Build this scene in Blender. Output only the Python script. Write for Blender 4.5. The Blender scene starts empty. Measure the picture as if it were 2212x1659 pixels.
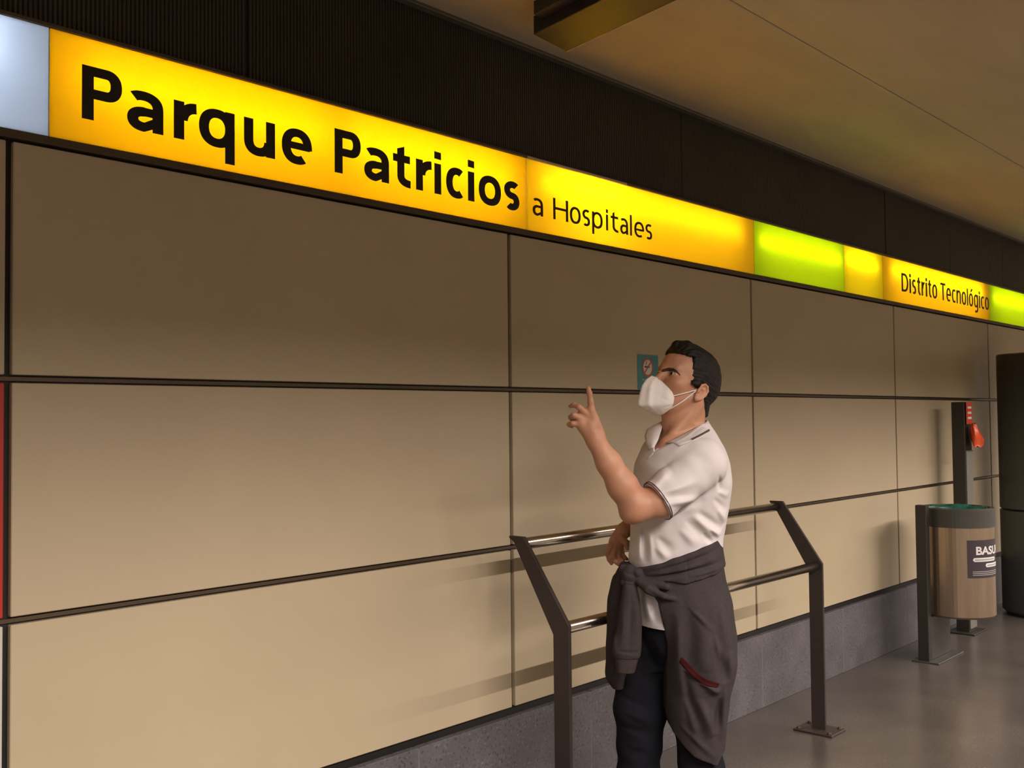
import bpy, bmesh, math, random
import numpy as np
from mathutils import Vector, Matrix

random.seed(4)
scene = bpy.context.scene
COL = scene.collection

# ------------------------------------------------------------------ camera
IMG_W, IMG_H, FPX = 2212.0, 1659.0, 2235.06
YAW, PITCH, ROLL = 0.83665, 0.03387, -0.01012
CAM = np.array([0.0, -2.603, 1.461])
_r = np.array([math.cos(YAW), -math.sin(YAW), 0.0])
_f = np.array([math.sin(YAW) * math.cos(PITCH), math.cos(YAW) * math.cos(PITCH), math.sin(PITCH)])
_u = np.cross(_r, _f)
CR = _r * math.cos(ROLL) + _u * math.sin(ROLL)
CU = _u * math.cos(ROLL) - _r * math.sin(ROLL)
CF = _f
cam_data = bpy.data.cameras.new('camera')
cam_data.sensor_width = 36.0
cam_data.lens = FPX / IMG_W * 36.0
cam = bpy.data.objects.new('camera', cam_data)
COL.objects.link(cam)
cam.matrix_world = Matrix(((CR[0], CU[0], -CF[0], CAM[0]), (CR[1], CU[1], -CF[1], CAM[1]),
                           (CR[2], CU[2], -CF[2], CAM[2]), (0, 0, 0, 1)))
scene.camera = cam

# ------------------------------------------------------------------ world, exposure
world = bpy.data.worlds.new('station_air')
scene.world = world
world.use_nodes = True
world.node_tree.nodes['Background'].inputs[0].default_value = (1.0, 0.86, 0.72, 1)
world.node_tree.nodes['Background'].inputs[1].default_value = 0.02
vs = scene.view_settings
vs.view_transform = 'Standard'
vs.look = 'None'
vs.exposure = 0.0
vs.gamma = 1.0
vs.use_curve_mapping = False

cy = scene.cycles
cy.max_bounces = 6
cy.diffuse_bounces = 3
cy.glossy_bounces = 3
cy.transmission_bounces = 4
cy.transparent_max_bounces = 4
cy.caustics_reflective = False
cy.caustics_refractive = False
cy.adaptive_threshold = 0.05

LAMP_POWER = 285.0          # each platform luminaire
LAMP_COLOR = (1.0, 0.855, 0.775)
LAMP_Y, LAMP_Z = -3.45, 2.80
SIGN_GAIN = 0.42

# ------------------------------------------------------------------ helpers
def tag(o, label=None, cat=None, group=None, kind=None):
    if label: o['label'] = label
    if cat: o['category'] = cat
    if group: o['group'] = group
    if kind: o['kind'] = kind
    return o

def empty(name, loc=(0, 0, 0)):
    o = bpy.data.objects.new(name, None)
    o.empty_display_size = 0.1
    COL.objects.link(o)
    o.location = loc
    return o

def link(name, me, mat=None, parent=None, smooth=False):
    """links a mesh whose vertices are in world coordinates; a child is kept in place under its parent"""
    if mat is not None and not me.materials:
        for m in (mat if isinstance(mat, (list, tuple)) else [mat]):
            me.materials.append(m)
    if smooth:
        me.polygons.foreach_set('use_smooth', [True] * len(me.polygons))
    o = bpy.data.objects.new(name, me)
    COL.objects.link(o)
    if parent is not None:
        o.parent = parent
        w = Vector(parent.location)
        p = parent.parent
        while p is not None:
            w += Vector(p.location)
            p = p.parent
        o.location = -w
    return o

def mesh_from(name, verts, faces):
    me = bpy.data.meshes.new(name)
    me.from_pydata([tuple(map(float, v)) for v in verts], [], [tuple(map(int, f)) for f in faces])
    me.update()
    return me

def bm_mesh(name, bm):
    bmesh.ops.recalc_face_normals(bm, faces=bm.faces)
    me = bpy.data.meshes.new(name)
    bm.to_mesh(me)
    bm.free()
    return me

def box_mesh(name, x0, x1, y0, y1, z0, z1, bevel=0.0, seg=1):
    bm = bmesh.new()
    bmesh.ops.create_cube(bm, size=1.0)
    for v in bm.verts:
        v.co = Vector(((x0 + x1) / 2 + v.co.x * (x1 - x0), (y0 + y1) / 2 + v.co.y * (y1 - y0), (z0 + z1) / 2 + v.co.z * (z1 - z0)))
    if bevel:
        bmesh.ops.bevel(bm, geom=list(bm.edges), offset=bevel, segments=seg, affect='EDGES', profile=0.6)
    return bm_mesh(name, bm)

def prism_mesh(name, poly, axis, a, b, bevel=0.0):
    """poly: 2D outline; axis 'x': (y,z) outline extruded from x=a to x=b; 'z': (x,y) outline; 'y': (x,z)"""
    bm = bmesh.new()
    def P(p, t):
        return {'x': (t, p[0], p[1]), 'y': (p[0], t, p[1]), 'z': (p[0], p[1], t)}[axis]
    va = [bm.verts.new(P(p, a)) for p in poly]
    vb = [bm.verts.new(P(p, b)) for p in poly]
    n = len(poly)
    bm.faces.new(va)
    bm.faces.new(vb[::-1])
    for i in range(n):
        bm.faces.new((va[i], va[(i + 1) % n], vb[(i + 1) % n], vb[i]))
    bmesh.ops.recalc_face_normals(bm, faces=bm.faces)
    if bevel:
        bmesh.ops.bevel(bm, geom=list(bm.edges), offset=bevel, segments=1, affect='EDGES')
    return bm_mesh(name, bm)

def tube_mesh(name, pts, rad, seg=16, cap=True):
    """a tube along a polyline; rad: number or one per point"""
    pts = [Vector(map(float, p)) for p in pts]
    n = len(pts)
    rads = rad if hasattr(rad, '__len__') else [rad] * n
    bm = bmesh.new()
    rings = []
    up = None
    for i, p in enumerate(pts):
        d = (pts[min(i + 1, n - 1)] - pts[max(i - 1, 0)]).normalized()
        if up is None:
            up = Vector((0, 0, 1)) if abs(d.z) < 0.9 else Vector((1, 0, 0))
        s = d.cross(up).normalized()
        up = s.cross(d).normalized()
        rings.append([bm.verts.new(p + (s * math.cos(2 * math.pi * k / seg) + up * math.sin(2 * math.pi * k / seg)) * rads[i]) for k in range(seg)])
    for i in range(n - 1):
        for k in range(seg):
            bm.faces.new((rings[i][k], rings[i][(k + 1) % seg], rings[i + 1][(k + 1) % seg], rings[i + 1][k]))
    if cap:
        bm.faces.new(rings[0][::-1])
        bm.faces.new(rings[-1])
    return bm_mesh(name, bm)

def lathe_mesh(name, prof, c, seg=48, closed=False):
    """prof: list of (r, z) revolved about the vertical through c"""
    bm = bmesh.new()
    rings = []
    for r, z in prof:
        rings.append([bm.verts.new((c[0] + r * math.cos(2 * math.pi * k / seg), c[1] + r * math.sin(2 * math.pi * k / seg), z)) for k in range(seg)])
    m = len(prof)
    for i in range(m if closed else m - 1):
        a, b = rings[i], rings[(i + 1) % m]
        for k in range(seg):
            bm.faces.new((a[k], a[(k + 1) % seg], b[(k + 1) % seg], b[k]))
    bmesh.ops.remove_doubles(bm, verts=bm.verts, dist=1e-5)
    return bm_mesh(name, bm)

# ------------------------------------------------------------------ materials
def new_mat(name):
    m = bpy.data.materials.new(name)
    m.use_nodes = True
    nt = m.node_tree
    return m, nt, nt.nodes['Principled BSDF']

def setin(b, **kw):
    for k, v in kw.items():
        b.inputs[k.replace('_', ' ')].default_value = v

def mat(name, col, rough=0.5, metal=0.0, var=0.0, scale=6.0, bump=0.0, bscale=200.0, col2=None, spec=0.5, stretch=(1, 1, 1), detail=4.0, coat=0.0):
    m, nt, b = new_mat(name)
    setin(b, Roughness=rough, Metallic=metal)
    b.inputs['Specular IOR Level'].default_value = spec
    if coat:
        b.inputs['Coat Weight'].default_value = coat
    c1 = (*col, 1)
    b.inputs['Base Color'].default_value = c1
    L = nt.links
    if var or bump or col2:
        tc = nt.nodes.new('ShaderNodeTexCoord')
        mp = nt.nodes.new('ShaderNodeMapping')
        mp.inputs['Scale'].default_value = stretch
        L.new(tc.outputs['Object'], mp.inputs[0])
    if var or col2:
        n = nt.nodes.new('ShaderNodeTexNoise')
        n.inputs['Scale'].default_value = scale
        n.inputs['Detail'].default_value = detail
        L.new(mp.outputs[0], n.inputs['Vector'])
        ramp = nt.nodes.new('ShaderNodeValToRGB')
        ramp.color_ramp.elements[0].position = 0.3
        ramp.color_ramp.elements[1].position = 0.7
        ca = col2 if col2 else tuple(max(0, c * (1 - var)) for c in col)
        ramp.color_ramp.elements[0].color = (*ca, 1)
        ramp.color_ramp.elements[1].color = c1 if col2 else (*[min(1, c * (1 + var)) for c in col], 1)
        L.new(n.outputs['Fac'], ramp.inputs[0])
        L.new(ramp.outputs[0], b.inputs['Base Color'])
    if bump:
        n2 = nt.nodes.new('ShaderNodeTexNoise')
        n2.inputs['Scale'].default_value = bscale
        n2.inputs['Detail'].default_value = 3
        L.new(mp.outputs[0], n2.inputs['Vector'])
        bp = nt.nodes.new('ShaderNodeBump')
        bp.inputs['Strength'].default_value = bump
        bp.inputs['Distance'].default_value = 0.002
        L.new(n2.outputs['Fac'], bp.inputs['Height'])
        L.new(bp.outputs[0], b.inputs['Normal'])
    return m

def speckle_mat(name, base, dark, light, rough, scale=260.0, cloud=3.0):
    """terrazzo / concrete: cloudy base with fine light and dark grains"""
    m, nt, b = new_mat(name)
    L = nt.links
    setin(b, Roughness=rough)
    tc = nt.nodes.new('ShaderNodeTexCoord')
    n1 = nt.nodes.new('ShaderNodeTexNoise'); n1.inputs['Scale'].default_value = cloud; n1.inputs['Detail'].default_value = 6
    n2 = nt.nodes.new('ShaderNodeTexNoise'); n2.inputs['Scale'].default_value = scale; n2.inputs['Detail'].default_value = 2
    for n in (n1, n2):
        L.new(tc.outputs['Object'], n.inputs['Vector'])
    r1 = nt.nodes.new('ShaderNodeValToRGB')
    r1.color_ramp.elements[0].position = 0.32; r1.color_ramp.elements[1].position = 0.68
    r1.color_ramp.elements[0].color = (*[c * 0.8 for c in base], 1)
    r1.color_ramp.elements[1].color = (*[c * 1.15 for c in base], 1)
    L.new(n1.outputs['Fac'], r1.inputs[0])
    r2 = nt.nodes.new('ShaderNodeValToRGB')
    e = r2.color_ramp.elements
    e[0].position = 0.30; e[0].color = (*dark, 1)
    e[1].position = 0.72; e[1].color = (*light, 1)
    k = e.new(0.42); k.color = (1, 1, 1, 1)
    k = e.new(0.62); k.color = (1, 1, 1, 1)
    L.new(n2.outputs['Fac'], r2.inputs[0])
    mx = nt.nodes.new('ShaderNodeMix'); mx.data_type = 'RGBA'; mx.blend_type = 'MULTIPLY'
    mx.inputs['Factor'].default_value = 1.0
    L.new(r1.outputs[0], mx.inputs['A']); L.new(r2.outputs[0], mx.inputs['B'])
    L.new(mx.outputs['Result'], b.inputs['Base Color'])
    return m

def diffuser_mat(name, col, gloss=0.06):
    """translucent acrylic of a light box"""
    m = bpy.data.materials.new(name)
    m.use_nodes = True
    nt = m.node_tree
    nt.nodes.clear()
    out = nt.nodes.new('ShaderNodeOutputMaterial')
    tr = nt.nodes.new('ShaderNodeBsdfTranslucent'); tr.inputs[0].default_value = (*col, 1)
    df = nt.nodes.new('ShaderNodeBsdfDiffuse'); df.inputs[0].default_value = (*[c * 0.75 for c in col], 1)
    gl = nt.nodes.new('ShaderNodeBsdfGlossy'); gl.inputs['Roughness'].default_value = 0.25
    a = nt.nodes.new('ShaderNodeMixShader'); a.inputs[0].default_value = 0.25
    b = nt.nodes.new('ShaderNodeMixShader'); b.inputs[0].default_value = gloss
    nt.links.new(tr.outputs[0], a.inputs[1]); nt.links.new(df.outputs[0], a.inputs[2])
    nt.links.new(a.outputs[0], b.inputs[1]); nt.links.new(gl.outputs[0], b.inputs[2])
    nt.links.new(b.outputs[0], out.inputs[0])
    return m

def emit_mat(name, col, s):
    m, nt, b = new_mat(name)
    b.inputs['Base Color'].default_value = (0.8, 0.8, 0.8, 1)
    b.inputs['Emission Color'].default_value = (*col, 1)
    b.inputs['Emission Strength'].default_value = s
    return m

M = {}
M['panel'] = mat('beige_laminate', (0.545, 0.464, 0.316), rough=0.42, var=0.035, scale=2.2, bump=0.05, bscale=500, spec=0.35)
M['panel_red'] = mat('red_laminate', (0.50, 0.035, 0.02), rough=0.4, var=0.05, scale=3)
M['panel_white'] = mat('white_laminate', (0.62, 0.60, 0.56), rough=0.4, var=0.03, scale=3)
M['joint'] = mat('dark_joint', (0.008, 0.006, 0.005), rough=0.6, var=0.15, scale=8)
M['profile'] = mat('bronze_profile', (0.11, 0.082, 0.055), rough=0.42, metal=0.6, var=0.1, scale=5)
M['plinth'] = speckle_mat('granite_plinth', (0.122, 0.118, 0.126), (0.45, 0.45, 0.45), (1.8, 1.7, 1.65), 0.55, 95.0, 5.0)
M['plinth_joint'] = mat('plinth_mortar', (0.15, 0.145, 0.15), rough=0.8, var=0.12, scale=30)
M['floor'] = speckle_mat('terrazzo_floor', (0.088, 0.078, 0.069), (0.7, 0.7, 0.7), (1.6, 1.5, 1.45), 0.26, 120.0, 2.2)
M['ribbed'] = mat('dark_ribbed_metal', (0.030, 0.026, 0.018), rough=0.38, metal=0.0, var=0.15, scale=2, spec=0.6)
M['ceiling'] = mat('ceiling_plaster', (0.52, 0.44, 0.30), rough=0.7, var=0.10, scale=1.6, stretch=(0.5, 2.2, 1), bump=0.05, bscale=60)
M['trim_dark'] = mat('dark_edge_trim', (0.10, 0.085, 0.055), rough=0.5, var=0.1, scale=6)
M['far'] = mat('platform_wall_far', (0.55, 0.49, 0.41), rough=0.7, var=0.08, scale=1.0)
M['post'] = mat('grey_brown_paint', (0.046, 0.036, 0.033), rough=0.5, spec=0.3, var=0.08, scale=9)
M['steel'] = mat('brushed_steel', (0.60, 0.54, 0.46), rough=0.2, metal=1.0, var=0.05, scale=14, stretch=(0.4, 8, 8))
M['bolt'] = mat('rusty_bolt', (0.12, 0.075, 0.05), rough=0.6, metal=0.5, var=0.3, scale=60)
M['box_dark'] = mat('dark_housing_paint', (0.026, 0.023, 0.026), rough=0.5, var=0.06, scale=7)
M['box_edge'] = mat('pale_strip_highlight', (0.55, 0.46, 0.28), rough=0.5, var=0.06, scale=7)  # pale sign strip, and the highlight painted on the housing edge
M['white_in'] = mat('white_box_inside', (0.85, 0.85, 0.83), rough=0.6, var=0.02, scale=9)
M['yellow'] = diffuser_mat('yellow_acrylic', (0.93, 0.65, 0.010))
M['yellow_b'] = diffuser_mat('bright_yellow_acrylic', (0.95, 0.69, 0.040))
M['green'] = diffuser_mat('lime_acrylic', (0.63, 0.74, 0.02))
M['green_lit_yellow'] = diffuser_mat('green_lit_yellow_acrylic', (0.85, 0.72, 0.03))  # yellow face with the neighbour's green light mixed into its colour
M['whitep'] = diffuser_mat('white_acrylic', (0.80, 0.82, 0.86))
M['ink'] = mat('sign_black_vinyl', (0.012, 0.009, 0.006), rough=0.4, var=0.1, scale=20)
M['ink_brown'] = mat('sign_brown_vinyl', (0.035, 0.018, 0.006), rough=0.4, var=0.1, scale=20)
M['kiosk'] = mat('dark_slate_enamel', (0.040, 0.044, 0.042), rough=0.3, var=0.1, scale=3)
M['totem'] = mat('dark_totem_paint', (0.030, 0.028, 0.024), rough=0.45, var=0.1, scale=4)
M['totem_side'] = mat('grey_totem_side', (0.17, 0.17, 0.145), rough=0.5, var=0.08, scale=4)
M['bin_dark'] = mat('bin_dark_grey', (0.060, 0.060, 0.052), rough=0.45, var=0.08, scale=6)
M['bin_steel'] = mat('bin_stainless', (0.44, 0.35, 0.26), rough=0.33, metal=0.9, var=0.10, scale=3, stretch=(6, 6, 0.7))
M['bag_green'] = mat('green_bin_liner', (0.02, 0.12, 0.085), rough=0.35, var=0.3, scale=25, bump=0.4, bscale=60)
M['label_dark'] = mat('bin_label_dark', (0.045, 0.035, 0.045), rough=0.5, var=0.05, scale=9)
M['print_white'] = mat('white_print', (0.72, 0.70, 0.70), rough=0.5, var=0.02, scale=9)
M['print_grey'] = mat('grey_print', (0.30, 0.28, 0.29), rough=0.5, var=0.02, scale=9)
M['orange'] = mat('orange_plastic', (0.75, 0.085, 0.015), rough=0.3, var=0.2, scale=30, bump=0.3, bscale=50)
M['orange_strip'] = mat('orange_red_strip', (0.62, 0.06, 0.02), rough=0.45, var=0.05, scale=30)
M['teal'] = mat('teal_sticker', (0.045, 0.27, 0.30), rough=0.4, var=0.05, scale=30)
M['sticker_red'] = mat('sticker_red_print', (0.52, 0.09, 0.05), rough=0.4, var=0.03, scale=30)
M['sticker_black'] = mat('sticker_black_print', (0.05, 0.05, 0.05), rough=0.4, var=0.03, scale=30)

# ------------------------------------------------------------------ the shell
U = 0.59
Z0P, Z1P, Z2P, Z3P = 0.392, 0.982, 1.572, 2.162       # panel rows
SX0, SW = 1.0498, 1.8268                              # first seam, panel pitch
CEIL = 2.909
XA, XB = -2.7, 18.0

floor = link('floor', box_mesh('floor', XA, XB, -6.6, 0.3, -0.12, 0.0), M['floor'])
tag(floor, 'grey speckled polished floor of the platform', kind='structure')

wall = empty('wall_back', (0, 0, 0))
tag(wall, 'long platform wall of large beige panels with dark joints', kind='structure')
link('backing', box_mesh('backing', XA, XB, 0.016, 0.20, 0.0, Z3P), M['joint'], wall)
G = 0.010
pm = {}
for i in range(-2, 9):
    for j, (za, zb) in enumerate(((Z0P, Z1P), (Z1P, Z2P), (Z2P, Z3P))):
        x0, x1 = SX0 + i * SW, SX0 + (i + 1) * SW
        me = box_mesh('panel', x0 + G * 0.9, x1 - G * 0.9, 0.0, 0.02, za + (G if j else 0.002), zb - (G if j < 2 else 0.004), bevel=0.002)
        m = M['panel']
        if i == -1 and j == 1: m = M['panel_red']
        if i == -1 and j == 0: m = M['panel_white']
        link('panel', me, m, wall)
# horizontal and vertical joint profiles set back between the panels
for z in (Z1P, Z2P):
    link('joint_profile', box_mesh('joint_profile', XA, XB, 0.010, 0.017, z - 0.005, z + 0.005), M['profile'], wall)

pl = empty('baseboard_back', (0, 0, 0))
tag(pl, 'dark grey granite plinth under the beige wall panels', kind='structure')
bx = [3.328 - 0.94 * k for k in range(7, 0, -1)] + [3.328, 4.03, 4.731, 5.672] + [5.672 + 0.94 * k for k in range(1, 14)]
for a, b in zip(bx[:-1], bx[1:]):
    link('stone_block', box_mesh('stone_block', a + 0.004, b - 0.004, -0.012, 0.016, 0.0, 0.362, bevel=0.0015), M['plinth'], pl)
link('mortar', box_mesh('mortar', XA, XB, -0.0114, 0.015, 0.001, 0.360), M['plinth_joint'], pl)

# ribbed dark wall above the sign, three sections with fine vertical ribs
upper = empty('wall_upper', (0, 0, 0))
tag(upper, 'dark ribbed wall strip above the lit sign band', kind='structure')
secs = [XA, -0.6, 1.75, 4.12, 6.498, 7.655, 8.85, 11.2, 13.6, 16.0, XB]
RIB = 0.0125
for a, b in zip(secs[:-1], secs[1:]):
    n = int((b - a - 0.006) / RIB)
    vs_, fs_ = [], []
    for k in range(n):
        x = a + 0.003 + k * RIB
        for dx, y in ((0, 0.030), (RIB * 0.22, 0.0255), (RIB * 0.72, 0.0255), (RIB * 0.94, 0.030)):
            vs_ += [(x + dx, y, 2.47), (x + dx, y, CEIL)]
    for k in range(4 * n - 1):
        fs_.append((2 * k, 2 * k + 1, 2 * k + 3, 2 * k + 2)[::-1])
    link('ribbed_sheet', mesh_from('ribbed_sheet', vs_, fs_), M['ribbed'], upper)
link('backing', box_mesh('backing', XA, XB, 0.034, 0.2, 2.47, CEIL + 0.1), M['joint'], upper)

ceil = empty('ceiling', (0, 0, 0))
tag(ceil, 'beige plaster ceiling of long boards', kind='structure')
ys = [0.0, -0.795, -1.59, -2.385, -3.18, -3.975, -4.77, -6.6]
for ya, yb in zip(ys[:-1], ys[1:]):
    for a, b in ((XA, XB),):
        link('ceiling_board', box_mesh('ceiling_board', a, b, yb + 0.0025, ya - 0.0025, CEIL, CEIL + 0.03, bevel=0.003), M['ceiling'], ceil)
link('backing', box_mesh('backing', XA, XB, -6.6, 0.03, CEIL + 0.012, CEIL + 0.1), M['joint'], ceil)
link('edge_strip', box_mesh('edge_strip', XA, XB, -0.006, 0.03, CEIL - 0.012, CEIL + 0.01, bevel=0.002), M['trim_dark'], ceil)

for nm, args in (('wall_left', (XA - 0.1, XA, -6.6, 0.2, 0, CEIL)), ('wall_right', (XB, XB + 0.1, -6.6, 0.2, 0, CEIL)), ('wall_front', (XA, XB, -6.7, -6.6, 0, CEIL))):
    o = link(nm, box_mesh(nm, *args), M['far'])
    tag(o, 'plain wall closing the platform hall', kind='structure')

# ------------------------------------------------------------------ platform luminaires (the light of the hall)
def luminaire(x, y, power, where):
    root = empty('platform_luminaire', (x, y, LAMP_Z))
    tag(root, 'long fluorescent luminaire under the platform ceiling ' + where, 'lamp', 'fluorescent luminaires along the platform')
    L_ = 2.4
    for s in (-1, 1):
        link('side_shield', box_mesh('side_shield', x - L_ / 2, x + L_ / 2, y + s * 0.085 - 0.003, y + s * 0.085 + 0.003, LAMP_Z - 0.012, LAMP_Z + 0.1), M['box_dark'], root)
    link('housing', box_mesh('housing', x - L_ / 2, x + L_ / 2, y - 0.082, y + 0.082, LAMP_Z + 0.04, CEIL - 0.001, bevel=0.003), M['white_in'], root)
    ld = bpy.data.lights.new('fluorescent_tube', 'AREA')
    ld.shape = 'RECTANGLE'
    ld.size, ld.size_y = L_ - 0.06, 0.045
    ld.energy = LAMP_POWER * power
    ld.color = LAMP_COLOR
    ld.spread = math.radians(155)
    lo = bpy.data.objects.new('fluorescent_tube', ld)
    COL.objects.link(lo)
    lo.parent = root
    lo.location = (0, 0, 0.02)
    return root
for x, p, where in ((-0.95, 0.30, 'by the end wall'), (1.5, 0.85, 'facing the large yellow sign'), (3.95, 0.25, 'facing the masked man'), (6.4, 0.62, 'facing the litter bin'), (8.85, 0.62, 'facing the round kiosk'), (11.3, 0.6, 'beyond the round kiosk'), (13.75, 0.6, 'second beyond the round kiosk'), (16.2, 0.6, 'third beyond the round kiosk')):
    luminaire(x, LAMP_Y, p, where)

# ------------------------------------------------------------------ lettering
def text_letters(text, x0, x1, zbase, cap, y, m, parent, bold=0.0, depth=0.0012, name='letter', cap_char='P'):
    """flat vinyl letters, one mesh each, fitted between x0 and x1 with the given capital height"""
    def outline(body):
        cu = bpy.data.curves.new('t', 'FONT')
        cu.body = body
        cu.size = 1.0
        cu.offset = bold
        cu.resolution_u = 5
        cu.fill_mode = 'BOTH'
        o = bpy.data.objects.new('t', cu)
        COL.objects.link(o)
        dg = bpy.context.evaluated_depsgraph_get()
        me = bpy.data.meshes.new_from_object(o.evaluated_get(dg))
        bpy.data.objects.remove(o)
        return me
    ref = outline(cap_char)
    zs = [v.co.y for v in ref.vertices]
    capu, base = max(zs) - min(zs), min(zs)
    me = outline(text)
    xs_ = [v.co.x for v in me.vertices]
    a, b = min(xs_), max(xs_)
    bm = bmesh.new(); bm.from_mesh(me)
    bmesh.ops.remove_doubles(bm, verts=bm.verts, dist=1e-5)
    seen, isl = set(), []
    for v in bm.verts:
        if v.index in seen or not v.link_faces: continue
        st, comp = [v], []
        seen.add(v.index)
        while st:
            q = st.pop(); comp.append(q)
            for e in q.link_edges:
                w = e.other_vert(q)
                if w.index not in seen:
                    seen.add(w.index); st.append(w)
        isl.append(comp)
    boxes = sorted([(min(v.co.x for v in c), max(v.co.x for v in c), c) for c in isl], key=lambda t: t[0])
    groups = []
    for lo, hi, c in boxes:
        if groups and lo < groups[-1][1] - 0.35 * min(hi - lo, groups[-1][1] - groups[-1][0]):
            groups[-1][1] = max(hi, groups[-1][1]); groups[-1][2].append(c)
        else:
            groups.append([lo, hi, [c]])
    for lo, hi, cs in groups:
        ids = {v for c in cs for v in c}
        vi = {v: i for i, v in enumerate(ids)}
        vv = [(x0 + (v.co.x - a) / (b - a) * (x1 - x0), y, zbase + (v.co.y - base) / capu * cap) for v in vi]
        ff = [[vi[v] for v in f.verts] for f in bm.faces if f.verts[0] in ids]
        b2 = bmesh.new()
        bv = [b2.verts.new(v) for v in vv]
        for f in ff:
            try: b2.faces.new([bv[i] for i in f])
            except ValueError: pass
        bmesh.ops.recalc_face_normals(b2, faces=b2.faces)
        r = bmesh.ops.extrude_face_region(b2, geom=list(b2.faces))
        for g in r['geom']:
            if isinstance(g, bmesh.types.BMVert): g.co.y += depth
        link(name, bm_mesh(name, b2), m, parent)
    bm.free()

# humanist sans letters drawn as pen strokes inside a given box
def glyph_quads(ch, x0, x1, zb, cap, xh, tv, th):
    W = x1 - x0
    Q = []
    def bar(a, b, c, d): Q.append([(x0 + a, zb + c), (x0 + b, zb + c), (x0 + b, zb + d), (x0 + a, zb + d)])
    def ring(cx, cz, rx, rz, a0, a1, tv_=None, th_=None, n=None, e=2.25):
        v, h = tv_ or tv, th_ or th
        n = n or max(6, int(abs(a1 - a0) / 9))
        P = []
        for k in range(n + 1):
            t = math.radians(a0 + (a1 - a0) * k / n)
            c, s = math.cos(t), math.sin(t)
            q = (abs(c) ** e + abs(s) ** e) ** (-1 / e)
            P.append(((x0 + cx + rx * c * q, zb + cz + rz * s * q), (x0 + cx + max(rx - v, 0.001) * c * q, zb + cz + max(rz - h, 0.001) * s * q)))
        for (a, b), (c_, d) in zip(P[:-1], P[1:]): Q.append([a, c_, d, b])
    o = 0.012 * cap
    if ch in 'PD':
        hb = 0.60 * cap if ch == 'P' else cap
        z0 = cap - hb
        rx = min(hb * 0.5, W * 0.62) if ch == 'P' else W * 0.62
        bar(0, tv, 0, cap)
        bar(tv * 0.9, W - rx, cap - th, cap); bar(tv * 0.9, W - rx, z0, z0 + th)
        ring(W - rx, z0 + hb / 2, rx, hb / 2, -90, 90)
    elif ch == 'H':
        bar(0, tv, 0, cap); bar(W - tv, W, 0, cap); bar(tv, W - tv, 0.47 * cap, 0.47 * cap + th)
    elif ch == 'T':
        bar(0, W, cap - th, cap); bar(W / 2 - tv / 2, W / 2 + tv / 2, 0, cap - th)
    elif ch == 'l':
        bar(0, W, 0, cap * 1.05)
    elif ch == 'i':
        bar(0, W, 0, xh)
        Q.append([(x0 + 0.0, zb + cap * 0.875), (x0 + W, zb + cap * 0.865), (x0 + W, zb + cap * 1.045), (x0 + 0.0, zb + cap * 1.055)])
    elif ch in 'oó':
        ring(W / 2, xh / 2, W / 2, xh / 2 + o, 0, 360, n=44)
        if ch == 'ó':
            Q.append([(x0 + 0.38 * W, zb + xh * 1.10), (x0 + 0.38 * W + tv * 0.7, zb + xh * 1.10), (x0 + 0.95 * W, zb + xh * 1.36), (x0 + 0.55 * W, zb + xh * 1.36)])
    elif ch == 'c':
        ring(W * 0.60, xh / 2, W * 0.60, xh / 2 + o, 54, 306)
    elif ch == 'e':
        ring(W / 2, xh / 2, W / 2, xh / 2 + o, -6, 305)
        bar(tv * 0.6, W - tv * 0.25, xh * 0.42, xh * 0.42 + th * 0.85)
    elif ch == 'a':
        rx, rz = W * 0.56, xh * 0.40
        ring(W - rx, xh - rz + o, rx, rz, 0, 128)
        bar(W - tv, W, 0, xh - rz + o)
        bz = xh * 0.305 + o / 2
        ring(W * 0.47, xh * 0.305 - o / 2, W * 0.47, bz, 90, 270)
        bar(W * 0.47, W - tv * 0.8, xh * 0.61 - th * 0.92 - o / 2, xh * 0.61 - o / 2)
        Q.append([(x0 + W * 0.47, zb - o), (x0 + W - tv * 0.9, zb + xh * 0.10), (x0 + W - tv * 0.9, zb + xh * 0.10 + th * 1.1), (x0 + W * 0.47, zb - o + th)])
    elif ch == 'r':
        bar(0, tv, 0, xh)
        Q.append([(x0 + tv * 0.8, zb + xh * 0.50), (x0 + tv, zb + xh * 0.50), (x0 + tv, zb + xh * 0.82), (x0 + tv * 0.8, zb + xh * 0.82)])
        ring(W * 1.02, xh * 0.50, W * 1.02 - tv * 0.35, xh * 0.5 + o, 178, 92, th_=th * 1.15)
    elif ch in 'qp' or ch == 'g':
        ring(W / 2, xh / 2, W / 2, xh / 2 + o, 0, 360, n=44)
        d = -0.31 * cap
        if ch == 'q': bar(W - tv, W, d, xh)
        elif ch == 'p': bar(0, tv, d, xh)
        else:
            bar(W - tv, W, -0.06 * cap, xh)
            ring(W / 2, -0.06 * cap, W / 2, 0.27 * cap, 0, -130)
    elif ch == 'u':
        rz = xh * 0.42
        bar(0, tv, rz - o, xh); bar(W - tv, W, 0, xh)
        ring(W * 0.47, rz - o, W * 0.47, rz, 180, 360)
    elif ch == 'n':
        rz = xh * 0.42
        bar(0, tv, 0, xh); bar(W - tv, W, 0, xh - rz + o)
        ring(W * 0.53, xh - rz + o, W * 0.47, rz, 0, 180)
    elif ch == 't':
        a = W * 0.24
        rz = xh * 0.36
        bar(a, a + tv, rz - o, xh)
        Q.append([(x0 + a, zb + xh), (x0 + a + tv, zb + xh), (x0 + a + tv, zb + xh * 1.28), (x0 + a, zb + xh * 1.18)])
        bar(0, W * 0.97, xh - th, xh)
        ring(a + W * 0.76, rz - o, W * 0.76, rz, 180, 270)
    elif ch == 's':
        r1 = (xh + th + 2 * o) / 4
        ring(W * 0.52, xh + o - r1, W * 0.52, r1, 46, 276, e=2.1)
        ring(W * 0.48, r1 - o, W * 0.48, r1, 96, -134, e=2.1)
    return Q

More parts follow.
